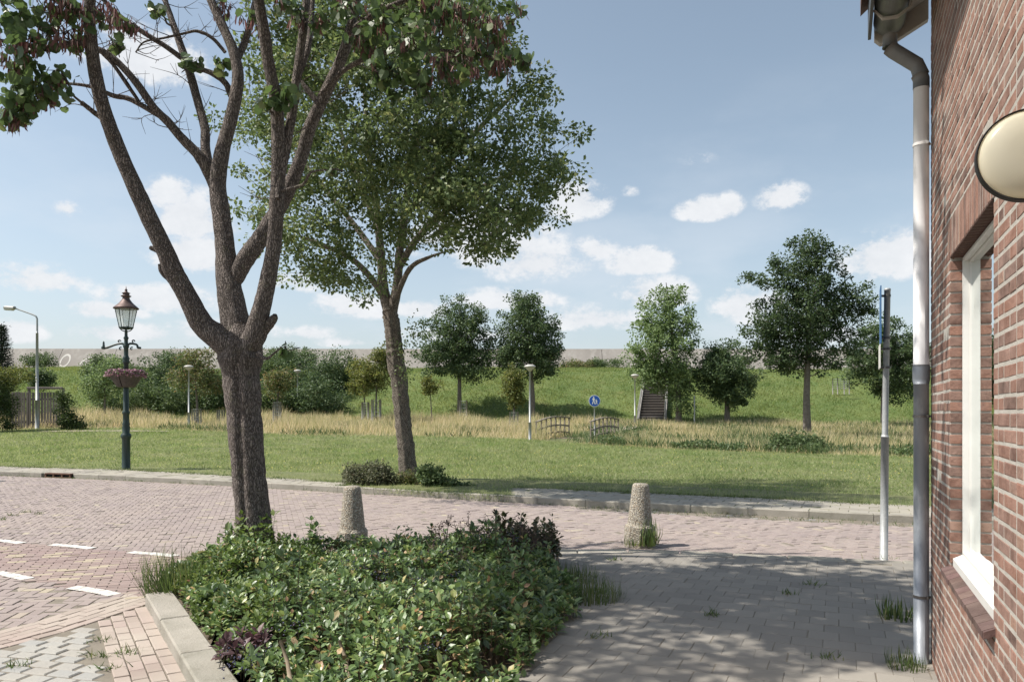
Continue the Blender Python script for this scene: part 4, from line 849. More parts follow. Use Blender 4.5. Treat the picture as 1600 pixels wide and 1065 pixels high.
L_pale = leafm('pale_leaves', [(0, (0.108, 0.159, 0.064)), (.5, (0.159, 0.230, 0.093)), (1, (0.230, 0.302, 0.144))], .38)
L_yel = leafm('yellow_green_leaves', [(0, (.09, .12, .035)), (.6, (.14, .165, .05)), (1, (.21, .20, .07))], .4)
L_orange = leafm('turning_leaves', [(0, (.08, .12, .04)), (.55, (.13, .155, .055)), (.85, (.19, .17, .075)), (1, (.27, .19, .10))], .35)
L_shrub = leafm('shrub_leaves', [(0, (0.051, 0.087, 0.036)), (.5, (0.087, 0.131, 0.051)), (1, (0.145, 0.196, 0.080))], .3)
L_spruce = leafm('spruce_needles', [(0, (0.026, 0.046, 0.029)), (1, (0.052, 0.078, 0.046))], .1)
L_hedge = leafm('hedge_leaves', [(0, (0.036, 0.060, 0.018)), (1, (0.072, 0.108, 0.030))], .25)

# ---- near tree, limb by limb (photo points: column, row, radius px) with a depth for each
def near_tree():
    Y0 = 8.7; base = np.array([(402-800)/F*Y0, Y0, 0.]); root = thing('multi_stemmed_tree', base, 'big dark barked tree forking into several stems above the planted bed', 'tree')
    tr = MB(); nodes = []
    def limb(pts, y0, y1, wob=.05, n=14, sub=5, groove=None, thin=1.0):
        K = len(pts); Q = []; r = []
        for k, (px, py, rp) in enumerate(pts):
            Y = y0+(y1-y0)*k/(K-1); Q.append(P(px, py, Y)-base); r.append(rp*Y/F*(.885 if rp > 24 else .80))
        p, rr = spline(np.array(Q), np.array(r), sub); tr.tube(p, rr*(1+np.convolve(rng.normal(0, .05, len(rr)+4), np.ones(5)/5, 'valid')), n, wob, groove)
        for a, b in zip(p, rr): nodes.append((a, b))
    def gr(t, off, r):      # seam of the twin stem, facing the street
        if t > .82: k = 1-(t-.82)/.18
        else: k = 1
        ga = Vector((-.42+.75*t, -.85, 0)).normalized(); c = off@np.array([ga[0], ga[1], 0]); return r*(1-.20*k*np.exp(-((1-c)/.018)))*(1+.05*k*np.abs(off[:, 0]))
    limb([(404, 915, 42), (402, 880, 32), (399, 840, 29.5), (393, 780, 28), (388, 730, 27), (384, 680, 28), (380, 630, 29), (377, 590, 31), (376, 560, 36), (377, 535, 35), (378, 505, 22)], 8.7, 8.7, .022, 56, 10, gr)
    limb([(388, 570, 26), (352, 535, 25), (318, 508, 22), (294, 465, 19), (272, 425, 19), (258, 392, 17), (238, 350, 15.5), (214, 300, 15), (186, 235, 14), (162, 170, 13), (148, 110, 12.5), (142, 60, 11.5), (140, 10, 10), (150, -60, 9), (172, -150, 7), (190, -240, 5)], 8.7, 7.7, .04, 20, 6)
    limb([(262, 400, 9), (250, 392, 7), (238, 388, 5), (234, 386, 3)], 8.5, 8.45, .1, 10, 4); limb([(278, 440, 12), (264, 432, 9), (255, 424, 8), (250, 412, 4)], 8.5, 8.4, .1, 10, 4)
    limb([(168, 190, 6), (150, 178, 5), (138, 169, 4.5), (127, 160, 4)], 8.2, 8.0, .08, 10, 4)
    limb([(378, 560, 30), (366, 500, 25), (357, 440, 22), (351, 380, 18), (345, 330, 17), (340, 290, 16), (348, 235, 14), (362, 180, 12.5), (372, 125, 11), (366, 85, 10), (352, 50, 9), (338, 20, 8.5), (322, -20, 8), (300, -90, 6.5), (290, -180, 5)], 8.7, 9.4, .05, 22, 6)
    limb([(342, 300, 14), (326, 268, 12), (308, 240, 10), (282, 214, 9), (262, 190, 8), (240, 168, 7.5), (212, 128, 7), (182, 96, 6.5), (155, 78, 6), (120, 70, 5), (70, 74, 4), (20, 80, 3)], 9.1, 8.6, .06, 14, 6)
    limb([(254, 184, 5), (205, 156, 5), (178, 150, 4.5), (150, 138, 3.5), (120, 132, 3), (80, 130, 2)], 8.9, 8.6, .08, 8); limb([(218, 160, 3), (196, 128, 4), (176, 100, 3.5), (160, 84, 3)], 8.9, 8.7, .08, 8)
    limb([(330, 275, 11), (321, 235, 9), (320, 200, 8.5), (308, 155, 8), (294, 105, 7.5), (280, 65, 7), (268, 30, 6), (255, -10, 5), (240, -80, 4)], 9.1, 9.6, .06, 14, 6)
    limb([(290, 95, 5.5), (262, 75, 5), (235, 58, 5), (205, 38, 4.5), (170, 10, 4), (140, -30, 3.5)], 9.3, 9.0, .07, 10)
    limb([(362, 150, 7), (352, 130, 6), (332, 115, 5.5), (312, 108, 4), (296, 104, 2.5)], 9.3, 9.2, .08, 10); limb([(372, 90, 7), (384, 62, 6.5), (392, 30, 6), (404, -20, 5), (420, -90, 4)], 9.3, 9.6, .06, 10)
    limb([(352, 82, 3.5), (332, 60, 3.5), (308, 49, 3.2), (285, 53, 2.6), (255, 60, 2.2), (225, 66, 1.8), (212, 82, 1.5)], 9.3, 9.2, .08, 6)
    limb([(362, 455, 9), (370, 432, 15), (382, 408, 18), (400, 382, 17), (424, 345, 15.5), (446, 305, 14), (462, 270, 13), (474, 235, 12), (484, 200, 12), (502, 160, 11.5), (522, 118, 11), (538, 80, 10), (548, 45, 9.5), (556, 0, 8.5), (566, -60, 7), (590, -150, 5)], 8.8, 8.6, .05, 18, 6)
    limb([(372, 552, 26), (396, 528, 23), (404, 500, 19), (414, 460, 16), (424, 410, 15), (430, 360, 14), (433, 310, 13.5), (435, 250, 13), (434, 190, 12.5), (428, 140, 12), (418, 90, 11.5), (412, 45, 11), (404, 0, 10), (394, -60, 8.5), (380, -140, 6.5), (372, -230, 5)], 8.65, 8.0, .04, 20, 6)
    limb([(408, 520, 12), (420, 506, 10), (428, 497, 8), (430, 492, 4)], 8.6, 8.5, .1, 10, 4)
    limb([(434, 310, 5), (438, 280, 8.5), (446, 235, 9.5), (456, 180, 9), (464, 120, 9), (472, 60, 8), (478, 10, 7.5), (486, -60, 6), (500, -160, 4.5)], 8.3, 8.6, .05, 14)
    limb([(466, 120, 6), (480, 80, 6), (486, 40, 5.5), (490, -10, 5), (510, -80, 4)], 8.6, 9.0, .05, 10); limb([(500, 165, 6), (480, 140, 5), (470, 125, 3)], 8.7, 8.7, .05, 8)
    limb([(500, 150, 6), (535, 112, 5), (575, 90, 4.5), (620, 80, 4), (680, 78, 3), (740, 85, 2.5), (800, 95, 1.5)], 8.65, 7.8, .07, 8); limb([(545, 50, 6), (590, 20, 5), (650, -5, 4.5), (720, -20, 3.5), (780, -20, 2)], 8.65, 8.0, .07, 8)
    limb([(150, 80, 6), (118, 66, 5), (80, 78, 4.5), (40, 70, 3.5), (-20, 60, 3)], 8.0, 7.6, .07, 8); limb([(142, 30, 6), (100, 5, 5), (50, -10, 4), (-20, -20, 3)], 7.9, 7.4, .07, 8)
    limb([(402, 552, 5), (416, 560, 3), (428, 552, 2), (440, 542, 1.5)], 8.5, 8.3, .05, 6)
    # visible leaf clusters (photo column, row, radius px, depth, leaves, pods)
    vis = [(20, 20, 38, 7.6, 36, 0), (70, 10, 36, 7.7, 30, 20), (115, 20, 30, 7.8, 16, 45), (60, 60, 30, 7.6, 18, 46), (20, 70, 34, 7.5, 16, 40), (25, 115, 40, 7.6, 46, 14), (70, 140, 34, 7.7, 40, 16), (30, 165, 30, 7.6, 34, 22), (90, 120, 26, 7.8, 20, 14),
           (20, 185, 22, 7.6, 18, 18), (150, 15, 32, 8.2, 10, 60), (180, 30, 24, 8.6, 6, 46), (110, 55, 28, 7.9, 10, 44), (205, 40, 18, 8.8, 2, 24), (180, 70, 12, 8.9, 10, 2), (245, 18, 16, 9.2, 12, 0), (300, 98, 16, 9.2, 16, 0), (348, 100, 20, 9.2, 15, 0),
           (350, 5, 24, 9.3, 4, 22), (395, 20, 24, 9.0, 8, 18), (445, 150, 26, 8.2, 26, 0), (415, 165, 16, 8.1, 12, 0), (520, 265, 10, 8.9, 6, 0), (445, 545, 9, 8.3, 5, 0), (560, 60, 30, 9.2, 22, 14), (575, 75, 14, 9.2, 2, 18),
           (600, 30, 34, 9.1, 30, 12), (610, 105, 34, 9.0, 44, 6), (650, 120, 30, 8.9, 36, 4), (640, 60, 36, 8.9, 40, 8), (690, 30, 40, 9.0, 36, 40), (690, 95, 28, 8.9, 22, 26), (735, 20, 38, 9.0, 30, 44), (740, 75, 32, 8.9, 22, 46), (780, 95, 26, 8.8, 18, 34),
           (815, 92, 18, 8.8, 16, 4), (725, 105, 20, 8.8, 10, 22), (780, 45, 26, 8.9, 16, 22), (660, 5, 34, 9.0, 30, 20), (800, 15, 22, 8.9, 12, 10), (540, 5, 26, 9.1, 22, 12), (500, 30, 20, 9.2, 14, 8), (610, 150, 18, 9.0, 14, 0), (670, 150, 14, 8.9, 8, 0), (470, 20, 22, 9.1, 10, 10), (590, 120, 18, 9.0, 8, 0), (450, 5, 20, 9.0, 10, 8)]
    C, Rr, nl, npd = [], [], [], []
    for px, py, r, Y, a, b in vis: Y = Y-(1.0 if px > 550 and Y < 9.6 else (.8 if px > 430 and Y > 8.7 else 0)); C.append(P(px, py, Y)-base); Rr.append(r*Y/F); nl.append(a); npd.append(b)
    # unseen rest of the crown, above the frame; clumps culled to shape its shadow
    top = np.array([(cx-base[0], cy-base[1], cz) for cx, cy, cz in []]).reshape(0, 3)
    cen = ell_points([(np.array([-.9, -2.5, 7.7]), np.array([3.4, 2.6, 1.6])), (np.array([1.6, -2.7, 7.3]), np.array([2.4, 2.3, 1.5])), (np.array([-2.6, -2.4, 7.3]), np.array([1.8, 2.2, 1.3]))], 520, .5)
    lowz = (645*1.0)/F*(cen[:, 1]+base[1])+CH
    cen = cen[cen[:, 2] > lowz+.30]
    gx, gy = cen[:, 0]+base[0]-SUN.x/SUN.z*cen[:, 2], cen[:, 1]+base[1]-SUN.y/SUN.z*cen[:, 2]
    cen = cen[(gy < 8.35-.13*gx.clip(0, 9)) & ((gx > .2) | (rng.random(len(cen)) < .07)) & ((gx < 2.8+(gy-5)*.43) | (rng.random(len(cen)) < .45))]
    C = np.array(C); grow(nodes, np.concatenate([C, cen]), tr, .05, nseg=6, minr=.006)
    # short twiglets
    tw = MB()
    for c, r in zip(C, Rr):
        for k in range(4): d = rdir(1)[0]; tr.tube([c-d*r*.6, c+rng.normal(0, .05, 3), c+d*r*1.0+(0, 0, -.03)], [.006, .005, .002], 4, cap=False)
    small = [(q, r) for q, r in nodes if r < .055 and q[2] > 4.0]
    for k in range(130):
        q, r = small[int(rng.integers(0, len(small)))]; d = rdir(1)[0]; d[2] = abs(d[2])*.6; L_ = rng.uniform(.18, .55); m1_ = q+d*L_*.5+rng.normal(0, .04, 3); e = q+d*L_+rng.normal(0, .07, 3)
        e[2] += rng.uniform(-.12, .12); m1_[2] += rng.uniform(-.06, .06); tr.tube([q, m1_, e], [.006, .004, .0015], 4, cap=False, sub=4)
        for j in range(2): d2 = (d+rng.normal(0, .6, 3)); tr.tube([m1_, m1_+d2*.08, m1_+d2*.17+(0, 0, .02)], [.004, .003, .0015], 4, cap=False)
    tr.build('trunk', m_bark, root, True)
    PL, AL, UL, SL = [], [], [], []; PP = []
    def leaves(c, r, a, b):
        o = rdir(a)*(rng.random(a)**.5*r)[:, None]; o[:, 2] *= .8; PL.append(c+o); ax = rng.normal(0, .6, (a, 3)); ax[:, 2] -= .75; AL.append(ax); up = rng.normal(0, .7, (a, 3)); up[:, 2] += .5; UL.append(up)
        o = rdir(b)*(rng.random(b)**.6*r)[:, None]*np.array([1, 1, .6]); 
        k = max(1, b//7)
        if b: anc = o[rng.integers(0, min(k, b), b)]; PP.append(c+anc+rng.normal(0, .03, (b, 3)))
    for c, r, a, b in zip(C, Rr, nl, npd): leaves(c, r*1.1, int(a*1.25), int(b*1.9))
    for c in cen: leaves(c, .42, 50, 9)
    p = np.concatenate(PL); n = len(p); V, Fs = scatter(LEAF_ROUND, p, np.concatenate(AL), np.concatenate(UL), rng.uniform(.065, .125, n)); mesh_obj('crown', V, Fs, L_cercis, root)
    p = np.concatenate(PP); n = len(p); ax = rng.normal(0, .22, (n, 3)); ax[:, 2] -= 1; V, Fs = scatter(POD, p, ax, rdir(n), rng.uniform(.08, .13, n)); mesh_obj('seed_pods', V, Fs, L_pod, root)
near_tree()

# ---- middle tree beyond the road
def middle_tree():
    Y0 = 18.4; base = np.array([(640-800)/F*Y0, Y0, .05]); root = thing('leafy_tree', base, 'tall leaning grey barked tree with a wide airy crown beyond the brick road', 'tree'); tr = MB(); nodes = []
    def limb(pts, y0, y1, wob=.06, n=12, sub=5, groove=None):
        Q = np.array([P(px, py, y0+(y1-y0)*k/(len(pts)-1))-base for k, (px, py, r) in enumerate(pts)]); r = np.array([p[2]*Y0/F for p in pts]); p, rr = spline(Q, r, sub); tr.tube(p, rr*(1+rng.normal(0, .04, len(rr))), n, wob, groove)
        for a, b in zip(p, rr): nodes.append((a, b))
    gr = lambda t, off, r: r*(1-.22*np.exp(-((1-off@np.array([.25, -.968, 0]))/.03)))*(1-.16*np.exp(-((1-off@np.array([-.55, -.835, 0]))/.03)))
    limb([(642, 770, 19), (640, 745, 15.5), (636, 715, 13.5), (632, 680, 12.5), (628, 640, 12.5), (624, 600, 13), (619, 565, 13.5), (616, 540, 13), (613, 510, 12), (609, 485, 12)], 18.4, 18.4, .07, 26, 8, gr)
    limb([(610, 495, 10), (600, 455, 8), (596, 410, 7), (592, 360, 6), (585, 300, 5), (575, 230, 4), (570, 150, 3), (560, 60, 2)], 18.4, 18.9)
    limb([(612, 490, 9), (620, 450, 7.5), (624, 400, 6.5), (632, 340, 6), (640, 270, 5), (650, 190, 4), (655, 100, 3), (655, 0, 2)], 18.4, 18.0)
    limb([(622, 420, 6), (650, 375, 5.5), (690, 335, 4.5), (740, 300, 4), (790, 275, 3), (830, 266, .6)], 18.3, 17.6); limb([(604, 470, 6), (580, 435, 5), (550, 405, 4.2), (510, 385, 3.5), (470, 370, 2.5)], 18.4, 18.2)
    limb([(596, 410, 5.5), (560, 360, 4.5), (520, 310, 4), (480, 260, 3), (440, 210, 2)], 18.5, 19.3); limb([(632, 340, 5), (680, 280, 4.5), (730, 220, 4), (790, 160, 3), (810, 140, .8)], 18.2, 17.4)
    limb([(592, 360, 5), (560, 280, 4), (530, 200, 3.5), (500, 110, 2.5), (490, 40, 2)], 18.6, 19.2); limb([(640, 270, 5), (690, 180, 4), (730, 90, 3), (760, 10, 2)], 18.2, 18.0)
    limb([(617, 470, 5), (640, 420, 4), (670, 402, 2.5), (700, 392, .8)], 18.3, 17.2)
    E = [(480, 225, 135, 120), (590, 150, 165, 140), (690, 120, 130, 110, -.5), (770, 55, 70, 60), (650, 20, 160, 60), (520, 40, 110, 70), (720, 240, 125, 95, -.5), (800, 235, 85, 80, -.3), (870, 250, 50, 38), (860, 175, 38, 30), (640, 290, 110, 80),
         (760, 330, 85, 55, -.5), (820, 320, 55, 40), (790, 370, 40, 26), (700, 300, 90, 60), (520, 330, 110, 65), (470, 385, 62, 45, .3), (400, 290, 50, 55), (520, 430, 70, 38), (545, 470, 40, 22), (720, 365, 55, 32), (660, 360, 60, 30), (760, 395, 22, 18), (600, -90, 170, 110), (700, -60, 120, 80), (600, 400, 60, 30), (450, 120, 80, 80)]
    s = Y0/F; ee = []
    for k, e in enumerate(E): c = P(e[0], e[1], Y0-1.9-1.2*(k % 3)+(e[4] if len(e) > 4 else 0))-base; ee.append((c, np.array([e[2]*s, min(e[2]*s*.95, 1.9), e[3]*s])))
    cen = ell_points(ee, 760, .5); grow(nodes, cen, tr, .045, nseg=5, minr=.006); tr.build('trunk', m_bark2, root, True)
    V, Fs = clump_leaves(cen, .34, 118, LEAF_DIAMOND, .085, .7, .25, .6)
    # shoots growing from the trunk
    n = 420; t_ = rng.choice([0, 1, 2, 3], n); cc = np.array([P(648, 530, 18.3), P(622, 545, 18.2), P(632, 580, 18.1), P(650, 515, 18.3)])[t_]-base; V2, F2 = scatter(LEAF_DIAMOND, cc+rng.normal(0, .15, (n, 3))*np.array([.8, .8, 1.2]), rdir(n), rdir(n), np.full(n, .07)); mesh_obj('crown', np.concatenate([V, V2]), [Fs[0], F2[0]+len(V)], L_mid, root)
middle_tree()

# ---- trees at the foot of the dike
px_tree('lime_tree', 'rounded dark green tree with short trunk left of its close twin on the dike', 'tree', 718, 652, 62, [(715, 535, 62, 62), (720, 500, 42, 42), (690, 560, 48, 32), (745, 565, 40, 35)], m_barkf, L_dark, .17, 230, 62, .62, .17, 'trees along the dike foot')
px_tree('lime_tree', 'rounded dark green tree with pointed top right of its close twin', 'tree', 832, 655, 61, [(826, 535, 55, 60), (822, 500, 42, 45), (845, 560, 42, 34), (795, 560, 35, 34), (820, 470, 20, 20)], m_barkf, L_dark, .17, 230, 62, .6, .17, 'trees along the dike foot')
px_tree('maple_tree', 'tall pale green tree standing over the dike stairs', 'tree', 1060, 660, 59, [(1022, 585, 30, 24), (1038, 530, 56, 60), (1040, 490, 44, 48), (1060, 570, 36, 42), (1066, 622, 26, 26), (1010, 565, 38, 40), (1050, 455, 24, 18), (1040, 590, 44, 26)], m_barkf, L_pale, .19, 230, 50, .62, .2, 'trees along the dike foot')
px_tree('field_maple', 'low dense dark ball shaped tree right of the pale green tree', 'tree', 1136, 659, 59, [(1136, 585, 52, 46), (1128, 560, 34, 30), (1145, 610, 34, 30), (1110, 590, 28, 28)], m_barkf, L_dark, .16, 190, 70, .55, .2, 'trees along the dike foot')
px_tree('oak_tree', 'large dark oak with ragged crown and straight trunk in the dry grass', 'tree', 1261, 675, 44, [(1255, 480, 75, 60), (1200, 510, 48, 40), (1320, 475, 52, 42), (1245, 430, 52, 45), (1260, 395, 34, 30), (1180, 440, 26, 16), (1308, 415, 22, 28), (1350, 485, 22, 14), (1200, 555, 42, 30), (1310, 540, 46, 32), (1255, 560, 60, 26), (1250, 520, 70, 35), (1288, 380, 12, 14)], m_barkf, L_oak, .15, 330, 60, .48, .2, 'trees along the dike foot', top=420)
px_tree('field_maple', 'dense dark round tree partly hidden behind the steel sign post', 'tree', 1381, 662, 57, [(1385, 560, 58, 52), (1375, 525, 42, 38), (1400, 595, 44, 34), (1350, 575, 34, 34), (1420, 550, 40, 40)], m_barkf, L_dark, .16, 220, 66, .55, .2, 'trees along the dike foot')
px_tree('sapling', 'small pale green sapling tied between posts left of the mushroom lamp by the bridge', 'tree', 803, 668, 50, [(803, 600, 22, 30), (800, 585, 14, 20), (806, 625, 16, 12)], m_barkf, L_yel, .14, 60, 40, .4, .07, 'young trees planted along the dike')
px_tree('sapling', 'thin lone sapling with a tiny crown on the slope right of the grey barked tree', 'tree', 674, 655, 57, [(675, 603, 17, 17), (668, 596, 10, 8)], m_barkf, L_yel, .14, 34, 30, .36, .045, 'young trees planted along the dike')
px_tree('sapling', 'bright green sapling just left of the grey barked trunk', 'tree', 588, 655, 55, [(590, 580, 32, 32), (600, 560, 24, 20), (575, 600, 20, 18)], m_barkf, L_yel, .15, 90, 42, .45, .07, 'young trees planted along the dike')
px_tree('sapling', 'yellowish sapling second to the left of the grey barked trunk', 'tree', 570, 652, 58, [(566, 585, 22, 30), (560, 600, 18, 18)], m_barkf, L_yel, .15, 60, 40, .45, .06, 'young trees planted along the dike')
px_tree('sapling', 'orange tinged sapling right of the first dark trunk, before the bushes', 'tree', 433, 655, 54, [(432, 600, 26, 24), (440, 585, 22, 14)], m_barkf, L_orange, .14, 50, 30, .45, .06, 'young trees planted along the dike')
px_tree('sapling', 'orange topped young tree between lantern and near trunk', 'tree', 307, 662, 52, [(308, 575, 34, 24), (285, 590, 26, 16), (325, 600, 22, 20), (310, 555, 26, 10)], m_barkf, L_orange, .15, 70, 36, .5, .08, 'young trees planted along the dike')
px_tree('sapling', 'light green young tree behind the flower tubs of the lantern', 'tree', 163, 655, 55, [(165, 590, 30, 26), (180, 575, 20, 18), (150, 605, 20, 20)], m_barkf, L_pale, .15, 70, 42, .5, .07, 'young trees planted along the dike')

# ---- bushes on the dike slope behind the lantern
bushes = [(165, 575, 35, 20, 70, 640, L_shrub, 'low bush under the painted arc of the sea wall'), (200, 615, 60, 38, 62, 650, L_shrub, 'bush whose left end is just behind the lantern post'), (235, 585, 45, 34, 66, 645, L_dark, 'dark bush peeking over right of the flower tubs'),
          (275, 570, 32, 24, 68, 640, L_shrub, 'bush reaching the sea wall left of the orange young tree'), (285, 620, 52, 36, 62, 650, L_shrub, 'mid green bush behind the lamp between lantern and trunk'), (335, 600, 38, 44, 64, 650, L_shrub, 'bush touching the left side of the near trunk'),
          (425, 575, 36, 30, 68, 645, L_shrub, 'bush behind the leaf shoot right of the near trunk'), (425, 620, 38, 32, 62, 650, L_shrub, 'low bush behind the orange tinged sapling'), (480, 585, 52, 40, 66, 648, L_dark, 'very dark bush behind the middle mushroom lamp'), (495, 620, 46, 34, 62, 650, L_dark, 'dark bush at the right end of the row, by open slope'),
          (530, 575, 34, 28, 68, 640, L_shrub, 'bush with pale leaf edges at the upper right of the row'), (455, 560, 40, 18, 72, 640, L_shrub, 'bush top showing against the sea wall right of the trunk')]
for px, py, hw, hh, Y, pb, lm, lab in bushes:
    px_bush('dike_bush', lab, 'bush', [(px, py, hw, hh), (px-hw*.4, py+hh*.3, hw*.6, hh*.6), (px+hw*.4, py+hh*.2, hw*.6, hh*.7)], Y, pb, lm, m_stem, .17, 110, 62, .6, 'bushes on the dike slope')
for px, py, hw, hh, Y, pb, lm, lab in [(62, 563, 26, 11, 82, 573, L_shrub, 'low bush against the sea wall behind the tall street light'), (905, 572, 30, 8, 82, 580, L_orange, 'brownish low bush under the sea wall above the blue sign'), (950, 569, 32, 10, 82, 579, L_shrub, 'low bush under the sea wall beside the pale green tree'),
                                       (65, 592, 17, 14, 62, 606, L_dark, 'small round dark bush on the slope above the timber fence'), (1310, 585, 40, 12, 80, 592, L_shrub, 'low bush on the dike crest behind the large oak')]:
    px_bush('crest_bush', lab, 'bush', [(px, py, hw, hh), (px-hw*.5, py+hh*.3, hw*.5, hh*.6)], Y, pb, lm, m_stem, .16, 70, 50, .45, 'low bushes near the dike crest')
# hedge, climber and spruce at the left edge
def hedge():
    Y = 44.; s = Y/F; b = P(0, 674, Y); r = thing('garden_hedge', b, 'dark garden hedge with yellow green top at the left edge', 'hedge')
    cen = np.c_[rng.uniform(-2.2, .55, 150), rng.uniform(-.8, .8, 150), rng.uniform(.1, 3.2, 150)]; mb = MB(); grow([(np.array([x, 0, 0.]), .05) for x in (-1.6, -.8, 0, .4)], cen, mb, .03, nseg=4); mb.build('stems', m_stem, r, True)
    V, Fs = clump_leaves(cen, .35, 90, LEAF_DIAMOND, .10, .8); mesh_obj('foliage', V, Fs, L_hedge, r)
    cen = np.c_[rng.uniform(-2.2, 1.5, 60), rng.uniform(-.8, .8, 60), rng.uniform(2.7, 3.7, 60)]; V, Fs = clump_leaves(cen, .35, 70, LEAF_DIAMOND, .11, .7); mesh_obj('new_growth', V, Fs, L_yel, r)
hedge()
px_bush('climbing_shrub', 'dark ivy like shrub at the right end of the timber fence', 'bush', [(102, 645, 16, 28), (97, 622, 10, 14), (112, 660, 18, 14), (128, 668, 14, 6)], 44.5, 674, L_hedge, m_stem, .10, 90, 60, .3)
def spruce():
    Y = 60.; s = Y/F; b = P(2, 660, Y); r = thing('spruce_tree', b, 'dark blue green spruce behind the hedge at the left edge', 'tree'); H = 155*s; mb = MB(); mb.tube([(0, 0, 0), (0, 0, H)], [.2, .02], 8)
    Pp, Ax, Sz = [], [], []
    for k in range(34):
        z = .6+(H-.7)*k/34; rr = 30*s*(1-z/H)**.85+.15
        for a in np.arange(9)*2*math.pi/9+rng.random()*6:
            d = np.array([math.cos(a), math.sin(a), .12]); e = d*rr*rng.uniform(.8, 1.1); mb.tube([(0, 0, z), tuple(e*.6+(0, 0, z-.05)), tuple(e+(0, 0, z+.05))], [.03, .02, .01], 4, cap=False)
            n = int(18+rr*22); t_ = rng.uniform(.15, 1.05, n); Pp.append(e*t_[:, None]+(0, 0, z)+rng.normal(0, .09, (n, 3))); Ax.append(d+rng.normal(0, .5, (n, 3))); Sz.append(rng.uniform(.14, .24, n))
    mb.build('trunk', m_barkf, r, True); p = np.concatenate(Pp); sz = np.concatenate(Sz); V, Fs = scatter(LEAF_DIAMOND, p, np.concatenate(Ax), np.tile((0., .2, 1.), (len(p), 1)), sz, sz*.6); mesh_obj('crown', V, Fs, L_spruce, r)
spruce()

# ---- stakes and tree guards
m_stake = mat('stake_grey', (.28, .27, .25), .85, (.20, .19, .17), 5); m_mesh = mat('guard_mesh', (.30, .33, .31), .6, metal=.3)
for px, pb, Y, hpx, w_, lab in [(588, 656, 54.5, 32, 12, 'wire mesh tree guard round the bright green sapling by the grey barked trunk'), (571, 652, 57, 24, 9, 'wire mesh tree guard round the yellowish sapling'), (803, 670, 49.6, 27, 12, 'pair of pale stakes beside the sapling by the bridge'),
                                (724, 655, 56.5, 30, 10, 'stakes round the trunk of the left twin tree'), (1314, 612, 66, 21, 18, 'square wire tree guard standing alone on the slope right of the oak'), (433, 655, 53.5, 28, 9, 'mesh guard round the orange tinged sapling'), (307, 662, 51.5, 24, 10, 'mesh guard round the orange topped young tree'), (345, 662, 53, 22, 8, 'mesh guard touching the left outline of the near trunk')]:
    b = P(px, pb, Y); b[2] = min(b[2], 9); s = Y/F; g = thing('tree_guard', b, lab, 'tree guard', 'guards and stakes round young trees'); h = hpx*s; ww = w_*s/2
    for sx_ in (-1, 1):
        for sy_ in (-1, 1): MB().tube([(sx_*ww, sy_*ww, -.2), (sx_*ww, sy_*ww, h)], .045, 6).build('stake', m_stake, g, True)
    mb = MB()
    for z in np.linspace(.3, h*.95, 5):
        for a, b_ in (((-ww, -ww, z), (ww, -ww, z)), ((ww, -ww, z), (ww, ww, z)), ((ww, ww, z), (-ww, ww, z)), ((-ww, ww, z), (-ww, -ww, z))): mb.tube([a, b_], .012, 4)
    for t_ in (-.5, 0, .5): mb.tube([(ww*t_, -ww, .2), (ww*t_, -ww, h*.95)], .01, 4)
    mb.build('wire_mesh', m_mesh, g)

# ---- grasses
def grass(name, label, n, xr, yr, test, h, wd, matl, lean=.35, tmpl=BLADE_T, zoff=0., clump=0):
    X = rng.uniform(*xr, n); u = rng.random(n); Y = yr[0]*(yr[1]/yr[0])**u; k = test(X, Y) & (np.abs(X/Y) < .82); X, Y = X[k], Y[k]; n = len(X)
    hh = h(X, Y) if callable(h) else np.full(n, h); hh = hh*rng.uniform(.55, 1.25, n); ax = np.c_[rng.normal(0, lean, n), rng.normal(0, lean, n), np.ones(n)]
    up = np.c_[rng.normal(0, 1, n), rng.normal(0, 1, n), np.zeros(n)]; w_ = (wd(X, Y) if callable(wd) else np.full(n, wd))
    V, Fs = scatter(tmpl, np.c_[X, Y, TZ(X, Y)-.02+zoff], ax, up, hh, w_); o = mesh_obj(name, V, Fs, matl); tag(o, label, 'grass', kind='stuff'); return o
G_green = mat('lawn_blades', rough=.6, ramp=[(0, (0.151, 0.208, 0.071)), (.5, (0.222, 0.294, 0.103)), (.9, (0.285, 0.350, 0.143)), (.955, (0.327, 0.363, 0.172)), (1, (0.567, 0.538, 0.393))], trans=.45, col2=(0.392, 0.384, 0.222), scale=.5, third=((0.163, 0.253, 0.080), 1.3, .52, .72))
G_dry = mat('dry_blades', rough=.8, ramp=[(0, (0.260, 0.277, 0.116)), (.25, (0.459, 0.408, 0.218)), (.6, (0.642, 0.539, 0.335)), (1, (0.795, 0.655, 0.466))], trans=.4, col2=(0.260, 0.299, 0.124), scale=.4)
G_dike = mat('dike_blades', rough=.6, ramp=[(0, (0.108, 0.169, 0.046)), (.5, (0.155, 0.223, 0.068)), (1, (0.230, 0.277, 0.095))], trans=.4, col2=(0.270, 0.277, 0.108), scale=.35)
wv = lambda X, Y: 1+.25*np.sin(X*1.7+Y*.6)*np.sin(Y*1.1-X*.4)+.2*np.sin(X*.31+2)
grass('meadow_grass', 'mown bright green grass between the road and the dry grass', 560000, (-34, 26), (10, 48), lambda X, Y: (Y > grass_y(X)+.05) & (Y < mow_y(X)+.6), lambda X, Y: (.085+.05*sstep(16, 30, Y))*wv(X, Y), lambda X, Y: .0065*Y/12+.004, G_green, .85)
